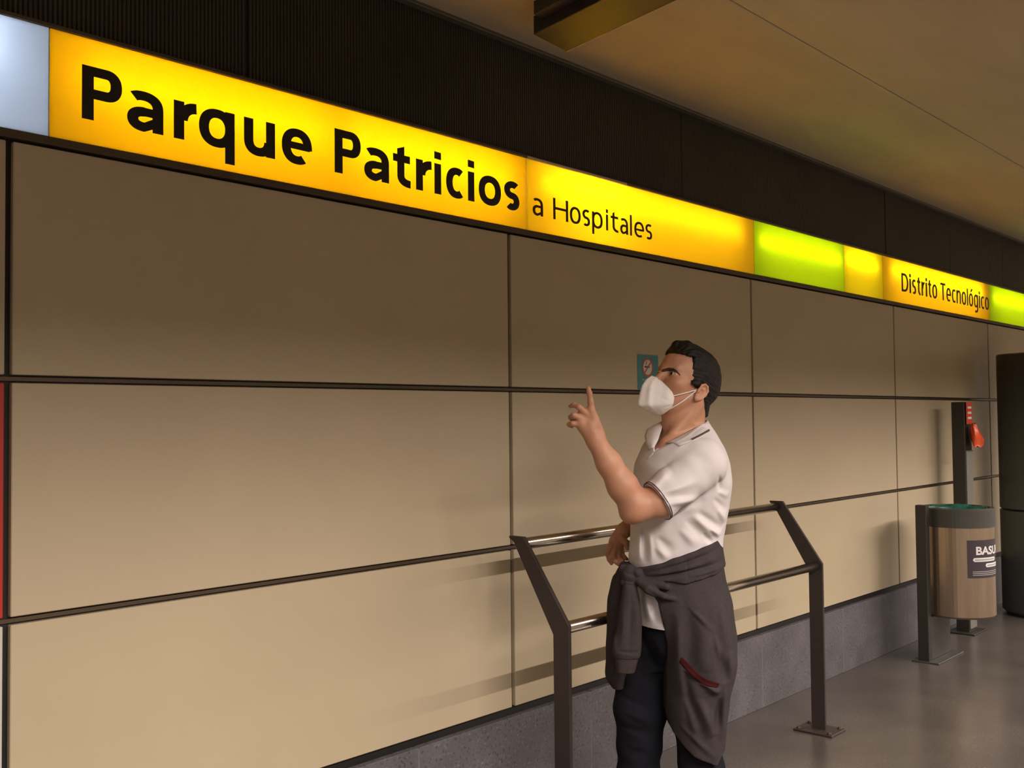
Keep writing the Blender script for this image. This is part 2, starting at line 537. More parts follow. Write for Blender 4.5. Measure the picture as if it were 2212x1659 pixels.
def stroke_letters(boxes, zb, cap, xh, tv, th, y, m, parent, depth=0.0012):
    for ch, a, b in boxes:
        vs_, fs_ = [], []
        yy, last = y, None
        for q in glyph_quads(ch, a, b, zb, cap, xh, tv, th):
            n = len(vs_)
            if last is None or not (set(q) & last): yy -= 0.00012      # each pen stroke lies a hair over the one before
            last = set(q)
            ar = sum(q[i][0] * q[(i + 1) % 4][1] - q[(i + 1) % 4][0] * q[i][1] for i in range(4))
            if ar < 0: q = q[::-1]
            vs_ += [(p[0], yy, p[1]) for p in q] + [(p[0], y + depth, p[1]) for p in q]
            fs_ += [(n, n + 1, n + 2, n + 3)] + [(n + i, n + 4 + i, n + 4 + (i + 1) % 4, n + (i + 1) % 4) for i in range(4)]
        link('letter', mesh_from('letter', vs_, fs_), m, parent)
def auto_boxes(text, x0, x1, gap=0.22):
    wd = {'i': 0.30, 'l': 0.26, 't': 0.62, 'r': 0.62, 's': 0.78, 'c': 0.82, 'D': 1.25, 'T': 1.05, ' ': 0.30}
    ws = [wd.get(c, 1.0) for c in text]
    tot = sum(ws) + gap * (len(text) - 1)
    out, x = [], 0.0
    for c, w in zip(text, ws):
        if c != ' ': out.append((c, x0 + x / tot * (x1 - x0), x0 + (x + w) / tot * (x1 - x0)))
        x += w + gap
    return out

# ------------------------------------------------------------------ the lit sign band
SB, ST = 2.186, 2.464
YF = -0.004
def tube(parent, x0, x1, y, z, rad, col, s):
    m = emit_mat('tube_glow', col, s * SIGN_GAIN)
    link('fluorescent_tube', tube_mesh('fluorescent_tube', [(x0, y, z), (x1, y, z)], rad, 12), m, parent)

def sign_segment(name, x0, x1, m, label, tubes, cat='sign'):
    root = empty(name, (x0, 0.0, SB))
    tag(root, label, cat, 'light boxes of the sign band')
    link('face', box_mesh('face', x0 + 0.0015, x1 - 0.0015, YF, YF + 0.004, SB, ST, bevel=0.0008), m, root)
    # open-fronted white tray behind the face
    bm = bmesh.new()
    y1 = 0.13
    pts = [(x0 + 0.002, YF + 0.004), (x0 + 0.002, y1), (x1 - 0.002, y1), (x1 - 0.002, YF + 0.004)]
    lo = [bm.verts.new((p[0], p[1], SB + 0.001)) for p in pts]
    hi = [bm.verts.new((p[0], p[1], ST - 0.001)) for p in pts]
    bm.faces.new(lo); bm.faces.new(hi)
    for k in range(3):
        bm.faces.new((lo[k], lo[k + 1], hi[k + 1], hi[k]))
    link('tray', bm_mesh('tray', bm), M['white_in'], root)
    for t in tubes:
        tube(root, *t)
    return root

WARM = (1.0, 0.93, 0.78)
s0 = sign_segment('sign_box', -2.6, 1.144, M['whitep'], 'unlettered bluish white end of the lit sign band',
                  [(-2.4, 1.00, 0.060, 2.385, 0.013, (0.70, 0.82, 1.0), 62)])
s1 = sign_segment('sign_box', 1.144, 2.973, M['yellow'], 'yellow station name light box with large black lettering',
                  [(1.22, 2.03, 0.070, 2.36, 0.013, WARM, 36), (2.10, 2.90, 0.070, 2.36, 0.013, WARM, 39)])
s2 = sign_segment('sign_box', 2.973, 4.735, M['yellow_b'], 'bright yellow light box with the smaller thin lettering',
                  [(3.06, 4.62, 0.055, 2.385, 0.013, WARM, 30), (3.27, 3.56, 0.016, 2.405, 0.008, WARM, 200)])
s3 = sign_segment('sign_box', 4.735, 5.80, M['green'], 'lime green light box beside the thin lettered yellow one',
                  [(4.80, 5.76, 0.035, 2.37, 0.013, WARM, 36)])
s4 = sign_segment('sign_box', 5.80, 6.36, M['green_lit_yellow'], 'short unlettered piece of yellow light box with green light mixed into its colour',
                  [(5.84, 6.28, 0.030, 2.385, 0.013, WARM, 40)])  # split off where green light overlaps the yellow box
s5 = sign_segment('sign_box', 6.36, 8.40, M['yellow_b'], 'far yellow light box with narrow brown lettering',
                  [(6.5, 8.25, 0.045, 2.385, 0.013, WARM, 36)])
s6 = sign_segment('sign_box', 8.40, 17.5, M['green'], 'farthest lime green light box above the dark round kiosk',
                  [(8.5, 17.3, 0.04, 2.37, 0.013, WARM, 36)])
link('cover_strip', box_mesh('cover_strip', 2.975, 3.626, YF - 0.0075, YF - 0.0005, ST - 0.002, ST + 0.008, bevel=0.0008), M['box_edge'], s2)
NAME = [('P', 1.228, 1.337), ('a', 1.352, 1.457), ('r', 1.489, 1.559), ('q', 1.567, 1.683), ('u', 1.715, 1.823), ('e', 1.848, 1.960), ('P', 2.049, 2.155), ('a', 2.170, 2.276),
        ('t', 2.295, 2.373), ('r', 2.399, 2.472), ('i', 2.486, 2.518), ('c', 2.543, 2.630), ('i', 2.653, 2.685), ('o', 2.709, 2.828), ('s', 2.847, 2.935)]
stroke_letters(NAME, 2.251, 0.141, 0.107, 0.0315, 0.0255, YF - 0.0013, M['ink'], s1)
LINE2 = [('a', 3.009, 3.070), ('H', 3.133, 3.226), ('o', 3.238, 3.307), ('s', 3.320, 3.371), ('p', 3.384, 3.455), ('i', 3.480, 3.493), ('t', 3.513, 3.566), ('a', 3.580, 3.636), ('l', 3.652, 3.665), ('e', 3.684, 3.757), ('s', 3.769, 3.821)]
stroke_letters(LINE2, 2.250, 0.085, 0.067, 0.0135, 0.0098, YF - 0.0013, M['ink_brown'], s2)
stroke_letters(auto_boxes('Distrito Tecnológico', 6.660, 8.385), 2.264, 0.120, 0.095, 0.0235, 0.0145, YF - 0.0013, M['ink_brown'], s5)
for nm, za, zb, ya, mm in (('trim_1', Z3P + 0.002, SB - 0.001, -0.012, 'profile'), ('trim_2', ST + 0.001, ST + 0.012, -0.010, 'profile')):
    o = link(nm, box_mesh(nm, XA, XB, ya, 0.02, za, zb, bevel=0.0015), M[mm])
    tag(o, 'thin bronze rail along the edge of the sign band', kind='structure')

# ------------------------------------------------------------------ dark housing under the ceiling
hb = empty('ceiling_housing', (2.72, -0.3, CEIL))
tag(hb, 'dark grey box housing hanging under the beige ceiling', 'housing')
HD = np.array([-0.208, -0.978])                       # direction in which the housing runs out over the platform
HE = np.array([0.993, 0.114])                         # direction of its cut end
HA = np.array([2.914, -0.255])
def slab(name, s0, s1, t0, t1, z0, z1, m, bevel=0.002):
    q = [HA + HE * s + HD * t for s, t in ((s0, t0), (s1, t0), (s1, t1), (s0, t1))]
    return link(name, prism_mesh(name, [tuple(p) for p in q], 'z', z0, z1, bevel), m, hb)
slab('body', -0.210, 0.0, 0.0, 1.9, 2.800, 2.866, M['box_dark'])
slab('edge_highlight', 0.0005, 0.0045, 0.0, 1.9, 2.800, 2.806, M['box_edge'], 0.0005)  # highlight along the lower edge, put in as a pale strip
slab('bracket', -0.262, -0.2115, 0.05, 1.8, 2.838, 2.885, M['box_dark'])
for t in (0.4, 1.4):
    slab('hanger', -0.13, -0.08, t, t + 0.06, 2.866, CEIL, M['box_dark'])

# ------------------------------------------------------------------ leaning rail
XL, XR = 2.685, 4.555
rail = empty('leaning_rail', ((XL + XR) / 2, -0.39, 0.0))
tag(rail, 'grey steel leaning rail with two tubes standing before the wall', 'rail')
def flat_post(x):
    t = 0.007
    w = 0.034
    # centre line in (y, z): up, bent towards the wall, cut level at the top
    pts = [(-0.394, 0.008), (-0.394, 0.755), (-0.208, 1.052)]
    poly = [(-0.394 - w, 0.008), (-0.394 - w, 0.775), (-0.232, 1.055), (-0.165, 1.055), (-0.165, 1.047), (-0.185, 1.036), (-0.394 + w, 0.738), (-0.394 + w, 0.008)]
    p = link('post', prism_mesh('post', poly, 'x', x - t, x + t, bevel=0.0012), M['post'], rail)
    b = link('base_plate', box_mesh('base_plate', x - 0.075, x + 0.075, -0.49, -0.30, 0.0, 0.009, bevel=0.002), M['post'], rail)
    for dx in (-0.055, 0.055):
        for dy in (-0.47, -0.32):
            link('bolt', lathe_mesh('bolt', [(0.0, 0.018), (0.008, 0.018), (0.010, 0.012), (0.010, 0.008)], (x + dx, dy), 6), M['bolt'], b)
    return p
flat_post(XL); flat_post(XR)
for (y, z) in ((-0.200, 1.026), (-0.398, 0.762)):
    link('tube', tube_mesh('tube', [(XL + 0.006, y, z), (XR - 0.006, y, z)], 0.0205, 28), M['steel'], rail, smooth=True)

# ------------------------------------------------------------------ no-smoking sticker
st = empty('no_smoking_sticker', (3.70, 0.0, 1.59))
tag(st, 'small square teal no smoking sticker on the beige wall panel', 'sticker')
sx0, sx1, sz0, sz1 = 3.697, 3.857, 1.584, 1.738
link('sheet', box_mesh('sheet', sx0, sx1, -0.0012, -0.0001, sz0, sz1), M['teal'], st)
def disc(name, c, r0, r1, y, m, parent, seg=40):
    vs_, fs_ = [], []
    for k in range(seg):
        a = 2 * math.pi * k / seg
        vs_ += [(c[0] + r0 * math.cos(a), y, c[1] + r0 * math.sin(a)), (c[0] + r1 * math.cos(a), y, c[1] + r1 * math.sin(a))]
    for k in range(seg):
        q = (k + 1) % seg
        fs_.append((2 * k, 2 * k + 1, 2 * q + 1, 2 * q))
    return link(name, mesh_from(name, vs_, fs_), m, parent)
cc = (3.775, 1.682)
disc('white_disc', cc, 0.0001, 0.040, -0.0014, M['print_white'], st)
disc('red_ring', cc, 0.033, 0.042, -0.0018, M['sticker_red'], st)
def bar(name, a, b, w, y, m, parent):
    d = np.array(b) - np.array(a); d = d / np.hypot(*d); n = np.array((-d[1], d[0])) * w / 2
    q = [np.array(a) + n, np.array(b) + n, np.array(b) - n, np.array(a) - n]
    return link(name, mesh_from(name, [(p[0], y, p[1]) for p in q], [(0, 1, 2, 3)]), m, parent)
bar('cigarette', (cc[0] - 0.024, cc[1] + 0.002), (cc[0] + 0.014, cc[1] + 0.002), 0.008, -0.0016, M['sticker_black'], st)
bar('smoke', (cc[0] - 0.016, cc[1] + 0.010), (cc[0] - 0.006, cc[1] + 0.026), 0.004, -0.0016, M['sticker_black'], st)
bar('slash', (cc[0] - 0.026, cc[1] - 0.026), (cc[0] + 0.026, cc[1] + 0.026), 0.008, -0.0019, M['sticker_red'], st)
text_letters('Prohibido fumar', 3.735, 3.835, 1.622, 0.010, -0.0016, M['print_white'], st, depth=0.0003)

# ------------------------------------------------------------------ litter bin
BC = (6.455, -0.388)
BR = 0.205
bn = empty('litter_bin', (BC[0], BC[1], 0.0))
tag(bn, 'round stainless steel litter bin with dark rim and printed label', 'bin')
link('side_post', box_mesh('side_post', 6.192, 6.243, -0.300, -0.236, 0.0, 0.925, bevel=0.003), M['totem'], bn)
link('lower_panel', box_mesh('lower_panel', 6.244, 6.560, -0.296, -0.240, 0.008, 0.2615, bevel=0.003), M['bin_dark'], bn)
link('base_plate', box_mesh('base_plate', 6.18, 6.60, -0.36, -0.20, 0.0, 0.008, bevel=0.002), M['bin_dark'], bn)
link('barrel', lathe_mesh('barrel', [(0.0, 0.262), (BR - 0.012, 0.262), (BR, 0.274), (BR, 0.80), (BR - 0.006, 0.80), (BR - 0.006, 0.29), (0.0, 0.29)], BC, 64), M['bin_steel'], bn, smooth=False)
link('rim', lathe_mesh('rim', [(BR + 0.004, 0.795), (BR + 0.006, 0.90), (BR + 0.001, 0.905), (BR - 0.022, 0.905), (BR - 0.026, 0.88), (BR - 0.026, 0.80)], BC, 64, closed=True), M['bin_dark'], bn)
# crumpled liner inside the rim
vs_, fs_ = [], []
NS = 56
for j, (rr, zz) in enumerate(((BR - 0.027, 0.893), (BR - 0.034, 0.905), (BR - 0.045, 0.890), (BR - 0.06, 0.83), (BR - 0.075, 0.70), (BR - 0.08, 0.45), (0.02, 0.40))):
    for k in range(NS):
        a = 2 * math.pi * k / NS
        q = 1 + 0.035 * math.sin(7 * a + j) + 0.02 * math.sin(17 * a + 2 * j)
        vs_.append((BC[0] + rr * q * math.cos(a) * (1 if j else 0.99), BC[1] + rr * q * math.sin(a), zz + 0.004 * math.sin(5 * a)))
for j in range(6):
    for k in range(NS):
        q = (k + 1) % NS
        fs_.append((j * NS + k, j * NS + q, (j + 1) * NS + q, (j + 1) * NS + k))
link('liner_bag', mesh_from('liner_bag', vs_, fs_), M['bag_green'], bn, smooth=True)
# label wrapped round the barrel; px on the barrel grow with the angle towards the platform
def wrap(th, z, r):
    return (BC[0] + r * math.cos(th), BC[1] + r * math.sin(th), z)
VIEW = math.atan2(CAM[1] - BC[1], CAM[0] - BC[0])           # direction from the bin to the camera
TH0, TH1 = VIEW + math.radians(14), VIEW + math.radians(112)
def patch(name, t0, t1, z0, z1, r, m, parent, round_end=False, seg=24):
    vs_, fs_ = [], []
    for k in range(seg + 1):
        u = k / seg
        th = t0 + (t1 - t0) * u
        h = 1.0
        if round_end:
            e = min(u, 1 - u) * (t1 - t0) * BR / ((z1 - z0) / 2)
            h = math.sqrt(max(0.0, 1 - (1 - min(1, e)) ** 2)) if e < 1 else 1.0
        zc = (z0 + z1) / 2; hz = (z1 - z0) / 2 * max(h, 0.02)
        vs_ += [wrap(th, zc - hz, r), wrap(th, zc + hz, r)]
    for k in range(seg):
        fs_.append((2 * k, 2 * k + 2, 2 * k + 3, 2 * k + 1))
    return link(name, mesh_from(name, vs_, fs_), m, parent)
lab = patch('label', TH0, TH1, 0.505, 0.725, BR + 0.0012, M['label_dark'], bn)
def wrapped_text(text, t0, t1, zb, cap, m, parent, name='lettering', bold=0.0):
    before = set(bpy.data.objects)
    text_letters(text, t0, t1, zb, cap, 0.0, m, None, bold=bold, depth=0.0006, name='letter')
    for o in [o for o in bpy.data.objects if o not in before]:
        for v in o.data.vertices:
            v.co = Vector(wrap(v.co.x, v.co.z, BR + 0.0022 - v.co.y))
        o.parent = parent
        o.location = (0, 0, 0)
wrapped_text('BASURA', TH0 + 0.25, TH0 + 1.60, 0.640, 0.048, M['print_white'], lab, bold=0.03)
patch('pill', TH0 + 0.15, TH0 + 1.05, 0.600, 0.623, BR + 0.0020, M['print_white'], lab, True)
patch('pill', TH0 + 0.55, TH0 + 1.25, 0.566, 0.589, BR + 0.0020, M['print_white'], lab, True)
for k, z in enumerate((0.611, 0.577)):
    patch('small_print', TH0 + (0.22, 0.62)[k], TH0 + (0.98, 1.18)[k], z - 0.003, z + 0.003, BR + 0.0026, M['print_grey'], lab)
for k in range(3):
    patch('small_print', TH0 + 0.14, TH0 + 1.2, 0.540 - k * 0.010, 0.545 - k * 0.010, BR + 0.0020, M['print_grey'], lab)

# ------------------------------------------------------------------ tall dark post with an orange bag, round kiosk
tp = empty('signal_post', (7.26, -0.16, 0.0))
tag(tp, 'tall dark square post standing behind the litter bin', 'post')
link('shaft', box_mesh('shaft', 7.19, 7.325, -0.200, -0.115, 0.0, 1.545, bevel=0.003), M['totem'], tp)
link('side_cover', box_mesh('side_cover', 7.195, 7.320, -0.207, -0.2005, 0.03, 1.22, bevel=0.001), M['totem_side'], tp)
link('base_plate', box_mesh('base_plate', 7.13, 7.39, -0.25, -0.07, 0.0, 0.010, bevel=0.002), M['totem'], tp)
og = empty('orange_bag', (7.25, -0.23, 1.54))
tag(og, 'orange plastic bag and strip hanging on the dark post', 'bag')
stp = link('strip', box_mesh('strip', 7.20, 7.31, -0.212, -0.2075, 1.395, 1.545, bevel=0.001), M['orange_strip'], og)
for k in range(3):
    link('print_line', box_mesh('print_line', 7.22, 7.29, -0.2135, -0.2122, 1.50 - k * 0.035, 1.515 - k * 0.035), M['print_white'], stp)
rows = [(1.40, 7.25, 0.018, 0.012), (1.375, 7.25, 0.05, 0.022), (1.33, 7.26, 0.06, 0.036), (1.29, 7.27, 0.07, 0.042), (1.262, 7.275, 0.075, 0.03), (1.245, 7.28, 0.08, 0.014)]
vs_, fs_ = [], []
NS = 20
for j, (z, cx, a, b) in enumerate(rows):
    for k in range(NS):
        t = 2 * math.pi * k / NS
        w = 1 + 0.16 * math.sin(3 * t + j * 1.3) + 0.08 * math.sin(7 * t + j)
        vs_.append((cx + a * w * math.cos(t), -0.240 - 0.004 * j + b * w * 0.8 * math.sin(t), z + 0.006 * math.sin(4 * t + j)))
for j in range(len(rows) - 1):
    for k in range(NS):
        q = (k + 1) % NS
        fs_.append((j * NS + k, j * NS + q, (j + 1) * NS + q, (j + 1) * NS + k))
fs_.append(tuple(range(NS))); fs_.append(tuple(reversed(range((len(rows) - 1) * NS, len(rows) * NS))))
link('pouch', mesh_from('pouch', vs_, fs_), M['orange'], og, smooth=True)

KC, KR = (8.262, -0.412), 0.315
kk = empty('round_kiosk', (KC[0], KC[1], 0.0))
tag(kk, 'big dark cylindrical kiosk column standing against the wall', 'column')
link('lower_drum', lathe_mesh('lower_drum', [(0, 0.012), (KR - 0.02, 0.012), (KR - 0.02, 0.03), (KR, 0.03), (KR, 0.755), (KR - 0.008, 0.762), (0, 0.762)], KC, 72), M['kiosk'], kk)
link('upper_drum', lathe_mesh('upper_drum', [(0, 0.768), (KR - 0.008, 0.768), (KR, 0.775), (KR, 1.895), (KR - 0.006, 1.902), (0, 1.902)], KC, 72), M['kiosk'], kk)
link('foot', lathe_mesh('foot', [(0, 0.0), (KR - 0.03, 0.0), (KR - 0.03, 0.012), (0, 0.012)], KC, 48), M['joint'], kk)

# ================================================================== the person
PZ = 3.42                                   # distance of the figure's middle from the camera plane
def Lp(px, py, d=0.0):
    """a point of the figure: where it stands in the picture, and how much farther than the figure's middle"""
    zc = PZ + d
    return np.array([(px - IMG_W / 2) / FPX * zc, d, -(py - IMG_H / 2) / FPX * zc])
def to_world(V):
    V = np.asarray(V, float).reshape(-1, 3)
    return CAM + V[:, :1] * CR + (V[:, 1:2] + PZ) * CF + V[:, 2:3] * CU

class Field:
    """distance field on a grid, turned into one continuous surface"""
    def __init__(s, lo, hi, h):
        s.lo, s.h = np.array(lo, float), h
        s.n = np.ceil((np.array(hi) - s.lo) / h).astype(int) + 1
        s.F = np.full(s.n, 0.1, np.float32)
        s.ax = [np.float32(s.lo[i]) + np.arange(s.n[i], dtype=np.float32) * np.float32(h) for i in range(3)]
    def _sl(s, lo, hi):
        a = np.clip(np.floor((np.array(lo) - s.lo) / s.h).astype(int), 0, s.n)
        b = np.clip(np.ceil((np.array(hi) - s.lo) / s.h).astype(int) + 1, 0, s.n)
        return tuple(slice(int(a[i]), int(b[i])) for i in range(3))
    def _grid(s, sl):
        return s.ax[0][sl[0]][:, None, None], s.ax[1][sl[1]][None, :, None], s.ax[2][sl[2]][None, None, :]
    def op(s, fn, lo, hi, k=0.0, mode='add'):
        m = k + 3 * s.h if mode == 'add' else k + s.h
        sl = s._sl(np.array(lo) - m, np.array(hi) + m)
        if any(q.stop <= q.start for q in sl): return
        A = s.F[sl]
        B = fn(*s._grid(sl)).astype(np.float32)
        if mode == 'add':
            R = np.minimum(A, B)
            if k: R = R - np.maximum(k - np.abs(A - B), 0) ** 2 / (4 * k)
        else:
            if mode == 'sub': B = -B
            R = np.maximum(A, B)
            if k: R = R + np.maximum(k - np.abs(A - B), 0) ** 2 / (4 * k)
        s.F[sl] = R
    def cone(s, a, b, ra, rb, k=0.01, mode='add', cut=None):
        a, b = np.array(a, float), np.array(b, float)
        d = b - a
        dd = float(d @ d) + 1e-12
        def fn(x, y, z):
            t = np.clip(((x - a[0]) * d[0] + (y - a[1]) * d[1] + (z - a[2]) * d[2]) / dd, 0, 1)
            q = np.sqrt((x - a[0] - t * d[0]) ** 2 + (y - a[1] - t * d[1]) ** 2 + (z - a[2] - t * d[2]) ** 2) - (ra + (rb - ra) * t)
            if cut is not None:                 # keep only the side before the plane (point, normal)
                q = np.maximum(q, (x - cut[0][0]) * cut[1][0] + (y - cut[0][1]) * cut[1][1] + (z - cut[0][2]) * cut[1][2])
            return q
        r = max(ra, rb)
        s.op(fn, np.minimum(a, b) - r, np.maximum(a, b) + r, k, mode)
    def chain(s, pts, rads, k=0.006, mode='add'):
        for i in range(len(pts) - 1):
            s.cone(pts[i], pts[i + 1], rads[i], rads[i + 1], k, mode)
    def ell(s, c, r, R=None, k=0.01, mode='add'):
        c, r = np.array(c, float), np.array(r, float)
        R = np.eye(3) if R is None else np.array(R)        # rows are the axes
        def fn(x, y, z):
            p = [(x - c[0]) * R[i][0] + (y - c[1]) * R[i][1] + (z - c[2]) * R[i][2] for i in range(3)]
            k0 = np.sqrt(sum((p[i] / r[i]) ** 2 for i in range(3)))
            k1 = np.sqrt(sum((p[i] / r[i] ** 2) ** 2 for i in range(3))) + 1e-6
            return k0 * (k0 - 1) / k1
        e = np.sqrt((np.array(R).T ** 2) @ (r ** 2))
        s.op(fn, c - e, c + e, k, mode)
    def loft(s, rows, k=0.01, mode='add', grow=0.0, n=2.0, extra=None):
        """rows: (py, left px, right px, middle depth, half depth) from top to bottom"""
        T = []
        for py, l, r, dc, hd in rows:
            a, b = Lp(l, py, dc), Lp(r, py, dc)
            T.append((a[2], (a[0] + b[0]) / 2, (b[0] - a[0]) / 2 + grow, dc, hd + grow))
        T = np.array(T[::-1])
        z0, z1 = T[0, 0], T[-1, 0]
        def smooth(zz, j):
            return np.interp(zz, T[:, 0], T[:, j])
        def fn(x, y, z):
            zz = z[0, 0, :]
            P = []
            for j in range(1, 5):
                v = smooth(zz, j)
                ker = np.array([1, 2, 3, 4, 3, 2, 1], float); ker /= ker.sum()
                if len(v) > 30:
                    pad = np.pad(v, 12, mode='edge')
                    for _ in range(4): pad = np.convolve(pad, ker, 'same')
                    v = pad[12:-12]
                P.append(v.astype(np.float32)[None, None, :])
            xc, hx, dc, hd = P
            hx = np.maximum(hx, 0.002); hd = np.maximum(hd, 0.002)
            q = (np.abs((x - xc) / hx) ** n + np.abs((y - dc) / hd) ** n) ** (1.0 / n)
            g = (q - 1) * np.minimum(hx, hd)
            g = np.maximum(g, np.maximum(z - z1, z0 - z))
            if extra is not None: g = extra(g, x, y, z)
            return g
        lo = (min(T[:, 1] - T[:, 2]), min(T[:, 3] - T[:, 4]), z0)
        hi = (max(T[:, 1] + T[:, 2]), max(T[:, 3] + T[:, 4]), z1)
        s.op(fn, lo, hi, k, mode)
    def folds(s, segs, dmax=None):
        """soft ridges (amp > 0) or grooves on the side that faces the camera: (px,py, px,py, width px, amp)"""
        X, Z = s.ax[0][:, None], s.ax[2][None, :]
        for x0, y0, x1, y1, w, amp in segs:
            a, b = Lp(x0, y0, -0.12)[[0, 2]], Lp(x1, y1, -0.12)[[0, 2]]
            d = b - a
            t = ((X - a[0]) * d[0] + (Z - a[1]) * d[1]) / (d @ d)
            tc = np.clip(t, 0, 1)
            sd = ((X - a[0]) * -d[1] + (Z - a[1]) * d[0]) / math.sqrt(d @ d)
            w_ = w / 650.0 * (0.75 + 0.7 * tc)
            q = sd / w_
            g = amp * (0.7 + 0.9 * q) * np.exp(-q * q) * np.maximum(np.sin(np.pi * tc), 0) ** 0.9 * ((t > 0) & (t < 1))
            ok = np.abs(g) > 1e-4
            ix, iz = np.where(ok.any(1))[0], np.where(ok.any(0))[0]
            if not len(ix): continue
            sx, sz = slice(ix[0], ix[-1] + 1), slice(iz[0], iz[-1] + 1)
            j = s.n[1] if dmax is None else int(np.clip((dmax - s.lo[1]) / s.h, 0, s.n[1]))
            s.F[sx, :j, sz] -= g[sx, sz].astype(np.float32)[:, None, :]
    def crumple(s, amp, fx, fz, seed=0.0):
        """faint uneven drape over the whole cloth"""
        X, Y, Z = s.ax[0][:, None, None], s.ax[1][None, :, None], s.ax[2][None, None, :]
        g = np.sin(fx * X + 0.6 * fz * Z + 2.2 * np.sin(0.45 * fz * Z + seed) + 9 * Y) + 0.7 * np.sin(0.55 * fx * X - fz * Z + 1.7 * np.sin(0.6 * fx * X + seed) - 13 * Y) + 0.5 * np.sin(1.9 * fx * X + 1.3 * fz * Z + 21 * Y + seed)
        s.F -= (amp * g).astype(np.float32)
    def hit(s, px, py, back=0.0):
        """the nearest surface point seen at a pixel, set off towards the camera by back"""
        prev = None
        for d in np.arange(s.lo[1], s.lo[1] + (s.n[1] - 1) * s.h, 0.002):
            p = Lp(px, py, d)
            i = ((p - s.lo) / s.h).astype(int)
            if (i < 0).any() or (i >= s.n).any(): continue
            if s.F[tuple(i)] < 0:
                a, b = d - 0.004, d + 0.002
                for _ in range(12):
                    m = (a + b) / 2
                    if s.at(Lp(px, py, m)) < 0: b = m
                    else: a = m
                return Lp(px, py, b - back)
        return None
    def at(s, p):
        q = (np.asarray(p) - s.lo) / s.h
        i = np.floor(q).astype(int)
        if (i < 0).any() or (i >= s.n - 1).any(): return 0.1
        t = q - i
        C = s.F[i[0]:i[0] + 2, i[1]:i[1] + 2, i[2]:i[2] + 2]
        C = C[0] * (1 - t[0]) + C[1] * t[0]
        C = C[0] * (1 - t[1]) + C[1] * t[1]
        return float(C[0] * (1 - t[2]) + C[1] * t[2])
    def mesh(s, name):
        F = s.F
        neg = F < 0
        c = np.zeros(np.array(F.shape) - 1, np.uint8)
        for i in (0, 1):
            for j in (0, 1):
                for k in (0, 1):
                    c += neg[i:i + c.shape[0], j:j + c.shape[1], k:k + c.shape[2]]
        act = np.argwhere((c > 0) & (c < 8))
        idm = np.full(c.shape, -1, np.int32)
        idm[tuple(act.T)] = np.arange(len(act))
        cor = {(i, j, k): F[act[:, 0] + i, act[:, 1] + j, act[:, 2] + k] for i in (0, 1) for j in (0, 1) for k in (0, 1)}
        acc = np.zeros((len(act), 3)); cnt = np.zeros(len(act))
        for a in cor:
            for ax in range(3):
                if a[ax]: continue
                b = list(a); b[ax] = 1; b = tuple(b)
                fa, fb = cor[a], cor[b]
                m = (fa < 0) != (fb < 0)
                t = fa[m] / (fa[m] - fb[m])
                p = np.tile(np.array(a, float), (m.sum(), 1)); p[:, ax] += t
                acc[m] += p; cnt[m] += 1
        V = s.lo + (act + acc / cnt[:, None]) * s.h
        quads = []
        for ax in range(3):
            sl0 = [slice(None)] * 3; sl1 = [slice(None)] * 3
            sl0[ax] = slice(0, -1); sl1[ax] = slice(1, None)
            ch = neg[tuple(sl0)] != neg[tuple(sl1)]
            e = np.argwhere(ch)
            o = [i for i in range(3) if i != ax]
            ok = (e[:, o[0]] > 0) & (e[:, o[1]] > 0) & (e[:, o[0]] < c.shape[o[0]]) & (e[:, o[1]] < c.shape[o[1]])
            e = e[ok]
            q = []
            for d0, d1 in ((-1, -1), (0, -1), (0, 0), (-1, 0)):
                w = e.copy(); w[:, o[0]] += d0; w[:, o[1]] += d1
                q.append(idm[tuple(w.T)])
            q = np.stack(q, 1)
            inside = neg[tuple(e.T)]
            flip = inside if ax != 1 else ~inside
            q[~flip] = q[~flip][:, ::-1]
            quads.append(q)
        Q = np.concatenate(quads)
        return V, Q

def relax(V, Q, it=2, w=0.5):
    for _ in range(it):
        S = np.zeros_like(V); n = np.zeros(len(V))
        for a, b in ((0, 1), (1, 2), (2, 3), (3, 0)):
            np.add.at(S, Q[:, a], V[Q[:, b]]); np.add.at(S, Q[:, b], V[Q[:, a]])
            n += np.bincount(Q[:, a], minlength=len(V)) + np.bincount(Q[:, b], minlength=len(V))
        V = V * (1 - w) + w * S / np.maximum(n, 1)[:, None]
    return V

def field_object(name, fld, m, parent, it=2):
    V, Q = fld.mesh(name)
    V = relax(V, Q, it)
    Wd = to_world(V)
    me = bpy.data.meshes.new(name)
    me.vertices.add(len(Wd)); me.vertices.foreach_set('co', Wd.astype(np.float32).ravel())
    me.loops.add(Q.size); me.loops.foreach_set('vertex_index', Q.astype(np.int32).ravel())
    me.polygons.add(len(Q))
    me.polygons.foreach_set('loop_start', np.arange(0, Q.size, 4, dtype=np.int32))
    me.update(calc_edges=True)
    me.validate()
    bm = bmesh.new(); bm.from_mesh(me)
    bmesh.ops.recalc_face_normals(bm, faces=bm.faces)
    bm.to_mesh(me); bm.free()
    return link(name, me, m, parent, smooth=True)

def sheet_object(name, grid, m, parent, thick=0.002, smooth=True):
    """grid: rows of points of the figure; given thickness with a solid shell"""
    g = np.asarray(grid, float)
    R_, C_ = g.shape[:2]
    Wd = to_world(g.reshape(-1, 3))
    fs_ = [(i * C_ + j, i * C_ + j + 1, (i + 1) * C_ + j + 1, (i + 1) * C_ + j) for i in range(R_ - 1) for j in range(C_ - 1)]
    me = mesh_from(name, Wd, fs_)
    bm = bmesh.new(); bm.from_mesh(me)
    bmesh.ops.recalc_face_normals(bm, faces=bm.faces)
    geom = list(bm.faces)
    bmesh.ops.solidify(bm, geom=geom, thickness=thick)
    bmesh.ops.recalc_face_normals(bm, faces=bm.faces)
    bm.to_mesh(me); bm.free()
    return link(name, me, m, parent, smooth=smooth)

